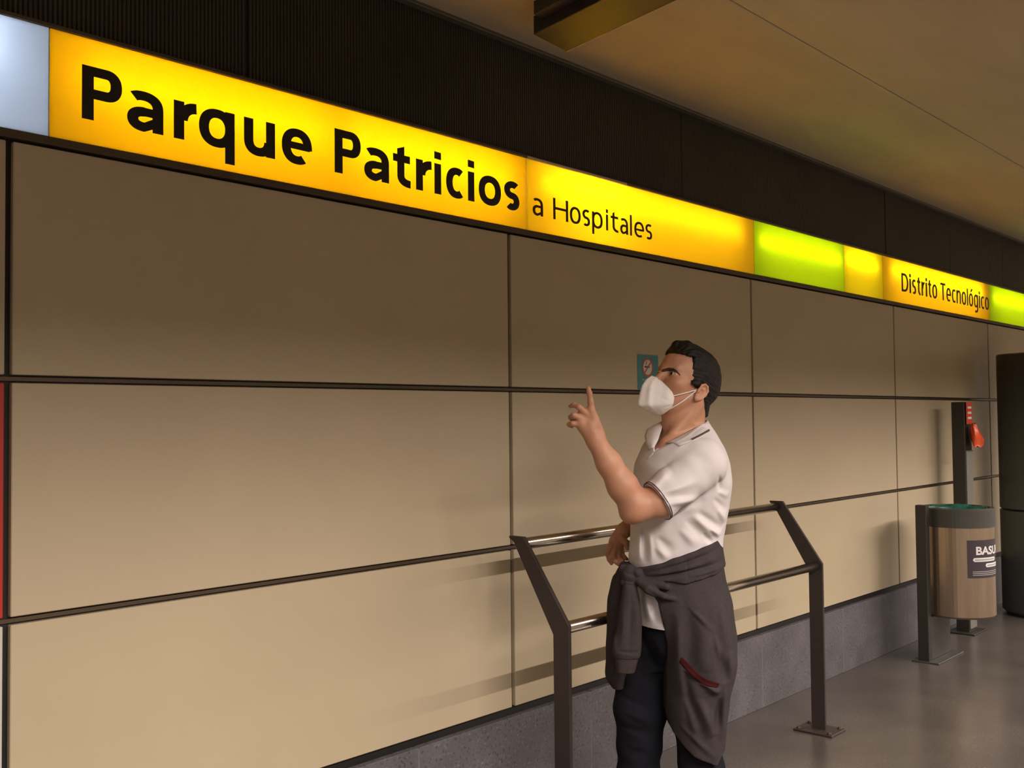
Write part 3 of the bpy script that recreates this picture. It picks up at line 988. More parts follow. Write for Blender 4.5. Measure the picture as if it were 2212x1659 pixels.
# materials of the figure
def skin_mat():
    m, nt, b = new_mat('skin')
    L = nt.links
    tc = nt.nodes.new('ShaderNodeTexCoord')
    n = nt.nodes.new('ShaderNodeTexNoise'); n.inputs['Scale'].default_value = 14; n.inputs['Detail'].default_value = 5
    L.new(tc.outputs['Object'], n.inputs['Vector'])
    r = nt.nodes.new('ShaderNodeValToRGB')
    r.color_ramp.elements[0].position = 0.3; r.color_ramp.elements[0].color = (0.44, 0.215, 0.125, 1)
    r.color_ramp.elements[1].position = 0.7; r.color_ramp.elements[1].color = (0.53, 0.280, 0.170, 1)
    L.new(n.outputs['Fac'], r.inputs[0]); L.new(r.outputs[0], b.inputs['Base Color'])
    n2 = nt.nodes.new('ShaderNodeTexNoise'); n2.inputs['Scale'].default_value = 420; n2.inputs['Detail'].default_value = 2
    L.new(tc.outputs['Object'], n2.inputs['Vector'])
    bp = nt.nodes.new('ShaderNodeBump'); bp.inputs['Strength'].default_value = 0.12; bp.inputs['Distance'].default_value = 0.001
    L.new(n2.outputs['Fac'], bp.inputs['Height']); L.new(bp.outputs[0], b.inputs['Normal'])
    setin(b, Roughness=0.52)
    b.inputs['Subsurface Weight'].default_value = 0.12
    b.inputs['Subsurface Radius'].default_value = (0.012, 0.005, 0.003)
    b.inputs['Subsurface Scale'].default_value = 0.5
    return m
M['skin'] = skin_mat()
M['hair'] = mat('dark_brown_hair', (0.007, 0.005, 0.004), rough=0.55, spec=0.25, col2=(0.014, 0.010, 0.007), scale=60, stretch=(1, 1, 5), bump=0.5, bscale=170)
M['brow'] = mat('brow_hair', (0.030, 0.018, 0.012), rough=0.6, var=0.3, scale=300)
M['eyeball'] = mat('eye_white', (0.48, 0.42, 0.38), rough=0.25, var=0.05, scale=60)
M['iris'] = mat('dark_iris', (0.022, 0.012, 0.008), rough=0.15, var=0.2, scale=300)
M['nail'] = mat('finger_nail', (0.60, 0.36, 0.27), rough=0.35, var=0.05, scale=90)
M['mask'] = mat('white_mask_fleece', (0.74, 0.70, 0.655), rough=0.8, var=0.03, scale=40, bump=0.15, bscale=500)
M['polo'] = mat('white_pique_cotton', (0.63, 0.595, 0.595), rough=0.85, var=0.02, scale=20, bump=0.25, bscale=900, spec=0.2)
M['polo_trim'] = mat('dark_maroon_trim', (0.075, 0.025, 0.030), rough=0.8, var=0.1, scale=200)
M['sweat'] = mat('charcoal_fleece', (0.052, 0.044, 0.046), rough=0.95, col2=(0.042, 0.036, 0.038), scale=90, bump=0.3, bscale=700, spec=0.12)
M['sweat_rib'] = mat('charcoal_rib_knit', (0.050, 0.040, 0.040), rough=0.95, var=0.12, scale=80, bump=0.4, bscale=500, spec=0.12)
M['pocket'] = mat('dark_red_lining', (0.038, 0.0055, 0.0045), spec=0.1, rough=0.9, var=0.15, scale=60)
M['denim'] = mat('dark_navy_cotton', (0.011, 0.012, 0.016), rough=0.95, col2=(0.016, 0.018, 0.024), scale=18, bump=0.3, bscale=600, spec=0.08)
M['shoe'] = mat('dark_shoe_leather', (0.03, 0.028, 0.027), rough=0.5, var=0.15, scale=20)
M['sole'] = mat('shoe_rubber', (0.35, 0.33, 0.30), rough=0.8, var=0.1, scale=20)

base = to_world([Lp(1447, 1850, 0.02)])[0]
person = empty('person', (float(base[0]), float(base[1]), 0.0))
tag(person, 'man in white polo and white mask pointing up beside the leaning rail', 'person')

# depth at which the floor lies under a pixel column: used to set the feet down
def floor_z(px, d):
    """local height of the floor under a point at depth d"""
    X = (px - IMG_W / 2) / FPX * (PZ + d)
    w = CAM + X * CR + (PZ + d) * CF
    return -w[2] / CU[2]

# ---- head frame
TH, PH, RO = math.radians(31), math.radians(22), math.radians(0)
HF = np.array([-math.cos(TH) * math.cos(PH), -math.sin(TH) * math.cos(PH), math.sin(PH)])
HL = np.array([math.sin(TH), -math.cos(TH), 0.0])
HU = np.array([math.cos(TH) * math.sin(PH), math.sin(TH) * math.sin(PH), math.cos(PH)])
HO = Lp(1480, 830, 0.0)
HR = np.array([HF, HL, HU])
def hp(f, l, u): return HO + f * HF + l * HL + u * HU
def fu(px, py, l):
    """(f, u) of the head where the pixel's ray meets the plane at sideways offset l"""
    lo, hi = -0.3, 0.3
    for _ in range(40):
        mid = (lo + hi) / 2
        if (Lp(px, py, mid) - HO) @ HL > l: lo = mid
        else: hi = mid
    p = Lp(px, py, (lo + hi) / 2) - HO
    return p @ HF, p @ HU, (lo + hi) / 2

# ---- rows of the trunk shared by body and shirt
TR = [(914, 1458, 1530, 0.01, 0.070), (928, 1424, 1541, 0.0, 0.105), (944, 1402, 1551, 0.0, 0.145), (964, 1388, 1561, 0.0, 0.175), (1000, 1374, 1574, 0.0, 0.190),
      (1035, 1368, 1578, 0.0, 0.188), (1100, 1365, 1572, 0.0, 0.160), (1160, 1361, 1560, 0.0, 0.152), (1205, 1358, 1558, 0.0, 0.152),
      (1260, 1362, 1566, 0.0, 0.162), (1353, 1372, 1574, 0.0, 0.165)]
TRB = [(py + (10 if py < 970 else 0), l + (8 if py < 1200 else 24), r - (9 if py < 1200 else 22), dc, hd - (0.017 if py < 1200 else 0.035)) for py, l, r, dc, hd in TR]

SHN, ELN, WRN = Lp(1515, 998, -0.150), Lp(1374, 1094, -0.215), Lp(1287, 952, -0.225)      # near arm
SHF, ELF, WRF = Lp(1440, 992, 0.155), Lp(1420, 1115, 0.20), Lp(1347, 1146, 0.105)         # far arm

H = 0.0025
bf = Field((-0.0, -0.36, -1.66), (0.78, 0.36, 0.16), H)
bf.lo[0] = Lp(1215, 900, -0.3)[0]; bf = Field((bf.lo[0], -0.33, -1.62), (Lp(1600, 900, 0.1)[0], 0.30, 0.15), H)
# skull and face
bf.ell(hp(-0.012, 0, 0.034), (0.095, 0.074, 0.084), HR, 0.0)
bf.ell(hp(0.036, 0, 0.038), (0.066, 0.067, 0.066), HR, 0.02)
bf.ell(hp(0.034, 0, -0.035), (0.064, 0.062, 0.080), HR, 0.03)
for s in (1, -1):
    bf.cone(hp(-0.002, 0.050 * s, -0.050), hp(0.066, 0.016 * s, -0.098), 0.022, 0.018, 0.02)
    bf.ell(hp(0.062, 0.040 * s, -0.026), (0.030, 0.027, 0.024), HR, 0.02)
    bf.cone(hp(0.095, 0.010 * s, 0.019), hp(0.081, 0.043 * s, 0.021), 0.0100, 0.0095, 0.012)
bf.ell(hp(0.078, 0, -0.098), (0.019, 0.022, 0.016), HR, 0.02)
for s in (1, -1):
    bf.ell(hp(0.105, 0.032 * s, 0.001), (0.021, 0.021, 0.013), HR, 0.010, 'sub')
    bf.ell(hp(0.0825, 0.0325 * s, 0.001), (0.0130, 0.0165, 0.0130), HR, 0.003)
    # lid opening
    bf.ell(hp(0.099, 0.0335 * s, 0.0005), (0.016, 0.0150, 0.0048), HR, 0.002, 'sub')
bf.cone(hp(0.097, 0, 0.012), hp(0.116, 0, -0.030), 0.0085, 0.011, 0.014)
bf.ell(hp(0.118, 0, -0.037), (0.013, 0.014, 0.011), HR, 0.008)
bf.ell(hp(0.082, 0, -0.066), (0.014, 0.024, 0.010), HR, 0.012)
# ears: rim, bowl, lobe
ET = math.radians(20)
ef = np.array([math.cos(ET), 0, math.sin(ET)]); eu = np.array([-math.sin(ET), 0, math.cos(ET)])
for s in (1, -1):
    def ep(a, b, c): return hp(*(np.array([-0.008, 0.078 * s, -0.026]) + ef * a + eu * b + np.array([0, c * s, 0])))
    bf.ell(ep(0, 0, 0), (0.017, 0.007, 0.029), np.array([HR.T @ ef, HL, HR.T @ eu]), 0.008)
    bf.ell(ep(0.002, 0.001, 0.008), (0.0105, 0.006, 0.019), np.array([HR.T @ ef, HL, HR.T @ eu]), 0.004, 'sub')
    rim = [(0.014, 0.004), (0.015, 0.018), (0.006, 0.029), (-0.006, 0.030), (-0.016, 0.020), (-0.018, 0.004), (-0.013, -0.014), (-0.005, -0.025)]
    bf.chain([ep(a, b, 0.006) for a, b in rim], [0.0042] * 8, 0.003)
    bf.ell(ep(0.003, -0.027, 0.004), (0.009, 0.006, 0.010), np.array([HR.T @ ef, HL, HR.T @ eu]), 0.006)
    bf.chain([ep(0.006, 0.010, 0.004), ep(-0.004, 0.014, 0.004), ep(-0.009, 0.002, 0.004), ep(-0.004, -0.012, 0.004)], [0.0032] * 4, 0.004)
    bf.ell(ep(0.013, -0.004, 0.005), (0.006, 0.005, 0.008), np.array([HR.T @ ef, HL, HR.T @ eu]), 0.004)
# neck
bf.cone(hp(-0.030, 0, -0.040), Lp(1477, 945, 0.0), 0.060, 0.064, 0.02)
bf.cone(hp(0.020, 0, -0.085), Lp(1456, 945, -0.010), 0.036, 0.040, 0.03)
bf.cone(hp(-0.030, 0.060, -0.060), Lp(1440, 955, -0.070), 0.014, 0.016, 0.025)
# trunk, hips, legs
bf.loft(TRB, 0.03, n=2.2)
bf.cone(Lp(1490, 1330, -0.05), Lp(1510, 1600, -0.045), 0.085, 0.060, 0.04)
bf.cone(Lp(1510, 1600, -0.045), Lp(1517, 1815, -0.01), 0.056, 0.042, 0.02)
bf.cone(Lp(1400, 1340, 0.06), Lp(1386, 1590, 0.07), 0.080, 0.058, 0.04)
bf.cone(Lp(1386, 1590, 0.07), Lp(1382, 1815, 0.09), 0.055, 0.042, 0.02)
# near arm
bf.ell(SHN, (0.060, 0.058, 0.058), None, 0.03)
bf.cone(SHN, Lp(1430, 1082, -0.205), 0.049, 0.0495, 0.02)
bf.cone(Lp(1430, 1082, -0.205), ELN, 0.051, 0.046, 0.02)
bf.ell(Lp(1362, 1110, -0.215), (0.033, 0.036, 0.030), None, 0.02)
bf.cone(ELN, Lp(1345, 1050, -0.220), 0.046, 0.046, 0.02)
bf.cone(Lp(1345, 1050, -0.220), Lp(1315, 1000, -0.222), 0.0445, 0.0370, 0.02)
bf.cone(Lp(1315, 1000, -0.222), WRN, 0.0365, 0.0285, 0.02)
# near hand: back of the hand towards the camera
def nh(px, py, d=0.0): return Lp(px, py, -0.225 + d)
bf.cone(nh(1287, 952), nh(1277, 925, 0.002), 0.0270, 0.0260, 0.015)
bf.ell(nh(1268, 912, 0.002), (0.036, 0.0165, 0.044), np.array([[0.906, 0, 0.423], [0, 1, 0], [-0.423, 0, 0.906]]), 0.015)
bf.cone(nh(1276, 884, -0.004), nh(1296, 938, 0.0), 0.0125, 0.016, 0.010)
bf.cone(nh(1255, 915, -0.004), nh(1274, 945, 0.0), 0.0135, 0.016, 0.010)
FING = [  # (points, radii)
    ([nh(1279, 890, 0.0), nh(1276, 868, -0.003), nh(1273.5, 850, -0.003), nh(1271, 838.5, 0.0)], [0.0105, 0.0092, 0.0084, 0.0070]),          # index, pointing up
    ([nh(1270, 897, -0.004), nh(1251, 879.5, -0.010), nh(1240.5, 874.5, 0.004), nh(1232, 877.5, 0.020)], [0.0105, 0.0092, 0.0084, 0.0068]),  # middle, hooked
    ([nh(1262, 907, -0.004), nh(1240, 897, -0.010), nh(1233.5, 902, 0.012), nh(1238, 908, 0.030)], [0.0102, 0.0092, 0.0084, 0.0072]),         # ring, folded
    ([nh(1256, 918, -0.003), nh(1237, 915, -0.006), nh(1229.5, 917, 0.010), nh(1235, 921, 0.026)], [0.0098, 0.0082, 0.0074, 0.0064]),         # little, folded
    ([nh(1292, 930, 0.010), nh(1284, 912, 0.030), nh(1268, 902, 0.042), nh(1254, 900, 0.044)], [0.0150, 0.0118, 0.0100, 0.0078]),            # thumb, behind the palm
]
for pts, rd in FING: bf.chain(pts, rd, 0.005)
# far arm and hand (hanging before the belly, fingers down)
bf.ell(SHF, (0.062, 0.060, 0.062), None, 0.03)
bf.cone(SHF, ELF, 0.052, 0.045, 0.02)
bf.cone(ELF, Lp(1372, 1133, 0.14), 0.043, 0.036, 0.02)
bf.cone(Lp(1372, 1133, 0.14), WRF, 0.034, 0.027, 0.02)
def fh(px, py, d=0.0): return Lp(px, py, 0.10 + d)
bf.ell(fh(1333, 1170, 0.0), (0.028, 0.022, 0.042), np.array([[0.93, 0, -0.36], [0, 1, 0], [0.36, 0, 0.93]]), 0.015)
for pts, rd in [
    ([fh(1320, 1178, -0.012), fh(1312, 1195, -0.016), fh(1317, 1209, -0.014), fh(1321, 1217, -0.010)], [0.0108, 0.0096, 0.0086, 0.0066]),
    ([fh(1328, 1182, -0.010), fh(1324, 1201, -0.020), fh(1331, 1213, -0.018), fh(1336, 1219, -0.012)], [0.0108, 0.0098, 0.0088, 0.0070]),
    ([fh(1336, 1184, 0.0), fh(1335, 1203, -0.012), fh(1342, 1212, -0.010), fh(1347, 1215, -0.004)], [0.0102, 0.0092, 0.0084, 0.0068]),
    ([fh(1342, 1182, 0.012), fh(1344, 1198, 0.002), fh(1350, 1205, 0.004), fh(1354, 1208, 0.010)], [0.0094, 0.0082, 0.0072, 0.0062]),
    ([fh(1342, 1160, -0.014), fh(1352, 1172, -0.024), fh(1356, 1184, -0.022)], [0.0125, 0.0105, 0.0078])]:
    bf.chain(pts, rd, 0.005)
body = field_object('body', bf, M['skin'], person, 1)
tag(body, 'skin of the masked man')

# eyes, brows, nails
for s in (1, -1):
    c = hp(0.0825, 0.0325 * s, 0.0005)
    bm = bmesh.new()
    bmesh.ops.create_uvsphere(bm, u_segments=24, v_segments=16, radius=0.0118)
    me = bm_mesh('eye', bm)
    gaze = HF + 0.10 * HU - 0.05 * s * HL
    g = to_world([gaze])[0] - to_world([[0, 0, 0]])[0]; g /= np.linalg.norm(g)
    me.materials.append(M['eyeball']); me.materials.append(M['iris'])
    for p in me.polygons:
        n = np.array(p.center) / 0.0118
        p.material_index = 1 if n @ g > 0.80 else 0
    w = to_world([c])[0]
    for v in me.vertices: v.co = v.co + Vector(w)
    link('eye', me, None, person, smooth=True)
def brow(pts, name='eyebrow', w=4.0):
    G = []
    n = 22
    px = np.interp(np.linspace(0, 1, n), np.linspace(0, 1, len(pts)), [p[0] for p in pts])
    py = np.interp(np.linspace(0, 1, n), np.linspace(0, 1, len(pts)), [p[1] for p in pts])
    for k in (-1, -0.4, 0.4, 1):
        row = []
        for i in range(n):
            ww = w * (0.55 + 0.6 * math.sin(math.pi * min(1, (i + 3) / n)))
            h_ = bf.hit(px[i], py[i] + k * ww, 0.0022 if abs(k) < 0.9 else 0.0002)
            row.append(h_)
        G.append(row)
    ok = [i for i in range(n) if all(r[i] is not None for r in G)]
    if len(ok) < 4: return
    G = [[r[i] for i in ok] for r in G]
    sheet_object(name, G, M['brow'], person, 0.001)
brow([(1430, 801), (1442, 798), (1454, 798.5), (1463, 803.5), (1469, 810)], w=3.2)
brow([(1411, 792), (1415, 790), (1420, 791), (1424, 794)], w=3.4)
for pts, rd in FING[:2]:
    a, b = pts[-2], pts[-1]
    d = (b - a) / np.linalg.norm(b - a)
    nb = np.array([0, -1, 0.0]) if pts is FING[0][0] else np.array([-0.3, -0.35, 0.9])
    nb = nb - d * (nb @ d); nb /= np.linalg.norm(nb)
    sd = np.cross(d, nb)
    if pts is FING[0][0]: continue
    G = [[b + d * (t * 0.0075 - 0.003) + sd * (q * 0.0052) + nb * (rd[-1] * math.sqrt(max(0.05, 1 - 0.45 * q * q)) + 0.0006 - 0.002 * max(0, t - 0.6)) for q in np.linspace(-1, 1, 7)] for t in np.linspace(0, 1, 6)]
    sheet_object('finger_nail', G, M['nail'], person, 0.0006)

# ---- hair
hfld = Field(hp(0, 0, 0) - 0.17, hp(0, 0, 0) + 0.17, 0.002)
hair_poly = [fu(1439, 750, 0.0)[:2], fu(1452, 757, 0.030)[:2], fu(1481, 765, 0.058)[:2], fu(1499, 772, 0.066)[:2], fu(1497, 790, 0.070)[:2], fu(1493, 806, 0.073)[:2],
             fu(1488, 832, 0.074)[:2], fu(1489, 841, 0.074)[:2], fu(1508, 838, 0.076)[:2], fu(1527, 846, 0.074)[:2], fu(1526, 862, 0.072)[:2], fu(1512, 874, 0.060)[:2], fu(1516, 890, 0.050)[:2], fu(1519, 900, 0.04)[:2],
             fu(1560, 905, 0.0)[:2], (-0.19, 0.0), (-0.15, 0.17), (0.10, 0.17)]
HP = np.array(hair_poly)
def poly_sdf(x, z, P):
    """signed distance to a 2D outline (negative inside)"""
    d = np.full(np.broadcast(x, z).shape, 1e9, np.float32); sgn = np.ones_like(d)
    n = len(P)
    j = n - 1
    for i in range(n):
        ex, ez = P[j] - P[i]
        wx, wz = x - P[i][0], z - P[i][1]
        t = np.clip((wx * ex + wz * ez) / (ex * ex + ez * ez + 1e-12), 0, 1)
        d = np.minimum(d, (wx - t * ex) ** 2 + (wz - t * ez) ** 2)
        c1 = z >= P[i][1]; c2 = z < P[j][1]; c3 = ex * wz > ez * wx
        fl = (c1 & c2 & c3) | (~c1 & ~c2 & ~c3)
        sgn = np.where(fl, -sgn, sgn)
        j = i
    return sgn * np.sqrt(d)
hfld.ell(hp(-0.020, 0, 0.036), (0.102, 0.084, 0.098), HR, 0.0)
hfld.ell(hp(0.030, 0, 0.066), (0.068, 0.072, 0.066), HR, 0.02)
hfld.ell(hp(-0.055, 0, 0.006), (0.066, 0.073, 0.062), HR, 0.02)
hfld.cone(hp(-0.050, 0.022, -0.030), Lp(1505, 893, 0.02), 0.044, 0.038, 0.008)
hfld.cone(hp(0.058, 0.020, 0.108), hp(0.084, 0.004, 0.108), 0.022, 0.011, 0.015)
hfld.cone(hp(0.058, -0.020, 0.106), hp(0.080, -0.006, 0.106), 0.022, 0.011, 0.015)
hfld.cone(hp(0.030, 0.074, -0.006), hp(0.014, 0.076, -0.004), 0.006, 0.010, 0.012)
def hair_cut(x, y, z):
    f_ = (x - HO[0]) * HF[0] + (y - HO[1]) * HF[1] + (z - HO[2]) * HF[2]
    l_ = (x - HO[0]) * HL[0] + (y - HO[1]) * HL[1] + (z - HO[2]) * HL[2]
    u_ = (x - HO[0]) * HU[0] + (y - HO[1]) * HU[1] + (z - HO[2]) * HU[2]
    jag = 0.0008 * np.sin(f_ * 620 + 3 * np.sin(u_ * 90)) + 0.0007 * np.sin(u_ * 560 + l_ * 160)
    return poly_sdf(f_, u_, HP) + jag
hfld.op(hair_cut, hp(0, 0, 0) - 0.17, hp(0, 0, 0) + 0.17, 0.006, 'int')
# locks: fine waves combed back from the brow
gx, gy, gz = hfld._grid(hfld._sl(hfld.lo, hfld.lo + hfld.n * hfld.h))
l_ = (gx - HO[0]) * HL[0] + (gy - HO[1]) * HL[1] + (gz - HO[2]) * HL[2]
f_ = (gx - HO[0]) * HF[0] + (gy - HO[1]) * HF[1] + (gz - HO[2]) * HF[2]
u_ = (gx - HO[0]) * HU[0] + (gy - HO[1]) * HU[1] + (gz - HO[2]) * HU[2]
ang_ = np.arctan2(l_, u_ + 0.05)
hfld.F -= (0.0007 * np.sin(ang_ * 44 + 4 * np.sin(f_ * 38)) + 0.0006 * np.sin(ang_ * 91 + f_ * 90) + 0.0005 * np.sin(f_ * 150 + 6 * np.sin(ang_ * 5))).astype(np.float32)
hair = field_object('hair', hfld, M['hair'], person, 1)
tag(hair, 'short dark brown hair')

# ---- white pointed mask with ear loops
def mid(px, py): return Lp(px, py, fu(px, py, 0.0)[2])
def onface(px, py, back=0.003, fb=None):
    for k in range(40):                       # just past the outline: take the depth of the nearest skin
        h_ = bf.hit(px + k, py, back)
        if h_ is not None: return Lp(px, py, h_[1])
    return fb
def resample(P, n):
    P = np.array(P); s_ = np.r_[0, np.cumsum(np.linalg.norm(np.diff(P, axis=0), axis=1))]
    t = np.linspace(0, s_[-1], n)
    return np.stack([np.interp(t, s_, P[:, i]) for i in range(3)], 1)
NU, NV = 28, 28
ridge = resample([mid(1408, 811), mid(1396, 819), mid(1387, 832), mid(1382, 850), mid(1378, 868), mid(1378, 876), mid(1385, 881), mid(1395, 887), mid(1406, 893), mid(1417, 898)], NV)
top_ = [mid(1408, 811)] + [onface(x, y, 0.003) for x, y in ((1419, 815), (1427, 821), (1436, 829), (1445, 838), (1452, 846), (1456.5, 857))]
side_ = [onface(x, y, 0.0035) for x, y in ((1456.5, 857), (1456.5, 864), (1455, 872), (1452, 879))]
tipL = mid(1417, 898)
bl = [tipL, None, None, None, side_[-1]]
for i, (x, y) in enumerate(((1425, 898), (1434, 894.5), (1444, 887))):
    t = (0.25, 0.52, 0.8)[i]
    d0, d1 = tipL[1], side_[-1][1]
    bl[i + 1] = Lp(x, y, d0 + (d1 - d0) * t ** 1.0 - 0.004 * math.sin(math.pi * t))
T_, B_, S_ = resample(top_, NU), resample(bl, NU), resample(side_, NV)
G = np.zeros((NV, NU, 3))
for i in range(NV):
    v = i / (NV - 1)
    for j in range(NU):
        u = j / (NU - 1)
        c = (1 - v) * T_[j] + v * B_[j] + (1 - u) * ridge[i] + u * S_[i] - ((1 - u) * (1 - v) * ridge[0] + u * (1 - v) * S_[0] + (1 - u) * v * ridge[-1] + u * v * S_[-1])
        bulge = 0.016 * math.sin(math.pi * v) * math.sin(math.pi * u) ** 0.8
        crease = 0.0075 * math.exp(-((u - 0.16 - 0.10 * v) / 0.05) ** 2) * math.sin(math.pi * min(1, v * 1.35)) if v < 0.74 else 0.0
        fold = -0.0016 * math.exp(-((v - 0.30 - 0.22 * u) / 0.03) ** 2) * math.sin(math.pi * u) - 0.002 * math.exp(-((v - 0.74) / 0.03) ** 2 - ((u - 0.72) / 0.16) ** 2)
        G[i, j] = c + HL * (bulge + fold) + (HL * 0.8 + HF * 0.5) * crease
def mirror(P):
    q = (P - HO) @ HL
    return P - 2 * q[..., None] * HL
full = np.concatenate([mirror(G)[:, :0:-1], G], 1)
mk = sheet_object('face_mask', full, M['mask'], person, 0.0018)
tag(mk, 'white pointed filter mask')
def loop_line(pts, r_=0.0022):
    P = [onface(x, y, b) if b is not None else Lp(x, y, d) for x, y, b, d in pts]
    P = resample(P, 30)
    for _ in range(2): P[1:-1] = (P[:-2] + 2 * P[1:-1] + P[2:]) / 4
    link('ear_loop', tube_mesh('ear_loop', to_world(P), r_, 10), M['mask'], mk, smooth=True)
    return P
ear_d = ((hp(-0.012, 0.086, -0.005)))[1]
top_ear = (1510, 841, None, ear_d + 0.004)
loop_line([(1452, 856, 0.004, 0), (1470, 851.5, 0.004, 0), (1488, 847, 0.005, 0), (1500, 843.5, None, ear_d - 0.006), top_ear, (1517, 843, None, ear_d + 0.02)])
loop_line([(1444, 885, 0.004, 0), (1462, 875, 0.004, 0), (1476, 866, 0.005, 0), (1490, 855, None, ear_d - 0.010), (1503, 845, None, ear_d - 0.006), top_ear])

# ---- polo shirt
def P2(pts, d=-0.12): return np.array([Lp(x, y, d)[[0, 2]] for x, y in pts])
sf = Field((Lp(1340, 900, -0.2)[0], -0.33, Lp(1400, 1372, -0.2)[2]), (Lp(1600, 900, 0.2)[0], 0.28, Lp(1400, 890, 0)[2]), 0.003)
adir = ELN - SHN; adir = adir / np.linalg.norm(adir)
cuff = Lp(1420, 1084, -0.210)
def sleeve_cut(c): return (c, adir)
sf.cone(Lp(1520, 1004, -0.150), cuff + adir * 0.02, 0.071, 0.0635, 0.0, cut=(cuff, adir))
sf.cone(cuff - adir * 0.02, cuff + adir * 0.03, 0.0540, 0.0540, 0.001, 'sub', cut=(cuff - adir * 0.003, -adir))
sf.loft(TR, 0.010, n=2.2)
sf.ell(Lp(1508, 994, -0.130), (0.066, 0.070, 0.070), None, 0.05)
fdir = (ELF - SHF) / np.linalg.norm(ELF - SHF)
fcuff = SHF + fdir * 0.15
sf.cone(SHF, fcuff + fdir * 0.02, 0.070, 0.060, 0.03, cut=(fcuff, fdir))
sf.folds([  # sleeve
    (1408, 1058, 1500, 1034, 7.6, 0.0077), (1412, 1070, 1490, 1062, 7.6, -0.0077), (1425, 1080, 1505, 1076, 7.6, 0.0077), (1440, 1100, 1520, 1078, 7.6, -0.0058),
    (1452, 975, 1530, 1000, 11.6, -0.0039), (1400, 1046, 1440, 1010, 7.6, 0.0096), (1540, 1020, 1549, 1062, 5.1, -0.0058),
    # under the arm and across the back
    (1500, 1103, 1560, 1150, 7.6, -0.0115), (1488, 1110, 1540, 1160, 7.6, 0.0096), (1475, 1120, 1522, 1172, 8.8, -0.0096), (1462, 1140, 1500, 1182, 8.8, 0.0077),
    (1535, 1075, 1570, 1110, 7.6, -0.0077), (1548, 1100, 1568, 1132, 6.5, 0.0077), (1545, 1060, 1576, 1078, 6.5, 0.0058), (1530, 1140, 1556, 1162, 5.1, 0.0115), (1515, 1150, 1535, 1176, 5.1, -0.0115),
    # belly
    (1383, 1140, 1378, 1215, 6.5, 0.0096), (1392, 1140, 1390, 1218, 6.5, -0.0096), (1401, 1150, 1402, 1222, 6.5, 0.0077), (1416, 1160, 1450, 1196, 8.8, -0.0077), (1412, 1180, 1440, 1210, 7.6, 0.0077),
    (1390, 1280, 1400, 1345, 6.5, 0.0077), (1402, 1290, 1416, 1350, 6.5, -0.0077)], dmax=0.0)
sf.crumple(0.0009, 60, 42)
# neck opening with the open placket
neck_cut = P2([(1411, 974), (1440, 958), (1490, 932), (1531, 909), (1531, 870), (1424, 870), (1421, 930), (1416, 958)], -0.08)
sf.op(lambda x, y, z: np.maximum(poly_sdf(x + 0 * z, z + 0 * x, neck_cut) + 0 * y, y - 0.05), (Lp(1405, 900, -0.1)[0], -0.33, Lp(1400, 980, -0.1)[2]), (Lp(1540, 900, 0)[0], 0.05, Lp(1400, 870, 0)[2]), 0.003, 'sub')
sf.cone(hp(-0.030, 0, -0.040), Lp(1476, 948, -0.002), 0.064, 0.067, 0.006, 'sub')
sf.cone(Lp(1450, 905, -0.03), Lp(1436, 945, -0.055), 0.050, 0.030, 0.004, 'sub')
sf.cone(Lp(1436, 945, -0.060), Lp(1416, 970, -0.105), 0.026, 0.003, 0.004, 'sub')
shirt = field_object('polo_shirt', sf, M['polo'], person, 1)
tag(shirt, 'white short-sleeved polo shirt')
# collar leaves (top edge against the neck, lower edge on the shoulder)
def leaf(top, low, name='collar'):
    T_, B_ = resample(top, 30), resample(low, 30)
    G = []
    for v in np.linspace(0, 1, 8):
        row = (1 - v) * T_ + v * B_
        row = row + np.array([0, -0.010, 0.004])[None] * math.sin(math.pi * v)
        G.append(row)
    return sheet_object(name, G, M['polo'], shirt, 0.0028), np.array(G)
near_top = [Lp(1515, 904, 0.075), Lp(1529, 908, 0.030), Lp(1526, 911, -0.020), Lp(1508, 920, -0.055), Lp(1485, 932, -0.075), Lp(1460, 945, -0.088), Lp(1437, 956, -0.094)]
def ons(px, py, b=0.004, fb=-0.1):
    h_ = sf.hit(px, py, b)
    return h_ if h_ is not None else Lp(px, py, fb)
near_low = [Lp(1522, 925, 0.095), Lp(1536, 928, 0.030), ons(1532, 932, 0.005), ons(1516, 941, 0.006), ons(1500, 949, 0.006), ons(1484, 956, 0.006), ons(1467, 962.5, 0.006)]
lf, LG = leaf(near_top, near_low)
far_top = [Lp(1515, 904, 0.075), Lp(1470, 898, 0.080), Lp(1446, 903, 0.055), Lp(1432, 911, 0.0), Lp(1429, 926, -0.035), Lp(1422, 950, -0.075), Lp(1414, 966, -0.095)]
far_low = [Lp(1522, 925, 0.095), Lp(1450, 918, 0.115), Lp(1412, 920, 0.085), Lp(1397, 927, 0.030), Lp(1392, 942, -0.010), Lp(1395, 958, -0.060), Lp(1402, 972, -0.088)]
ff_, FG = leaf(far_top, far_low)
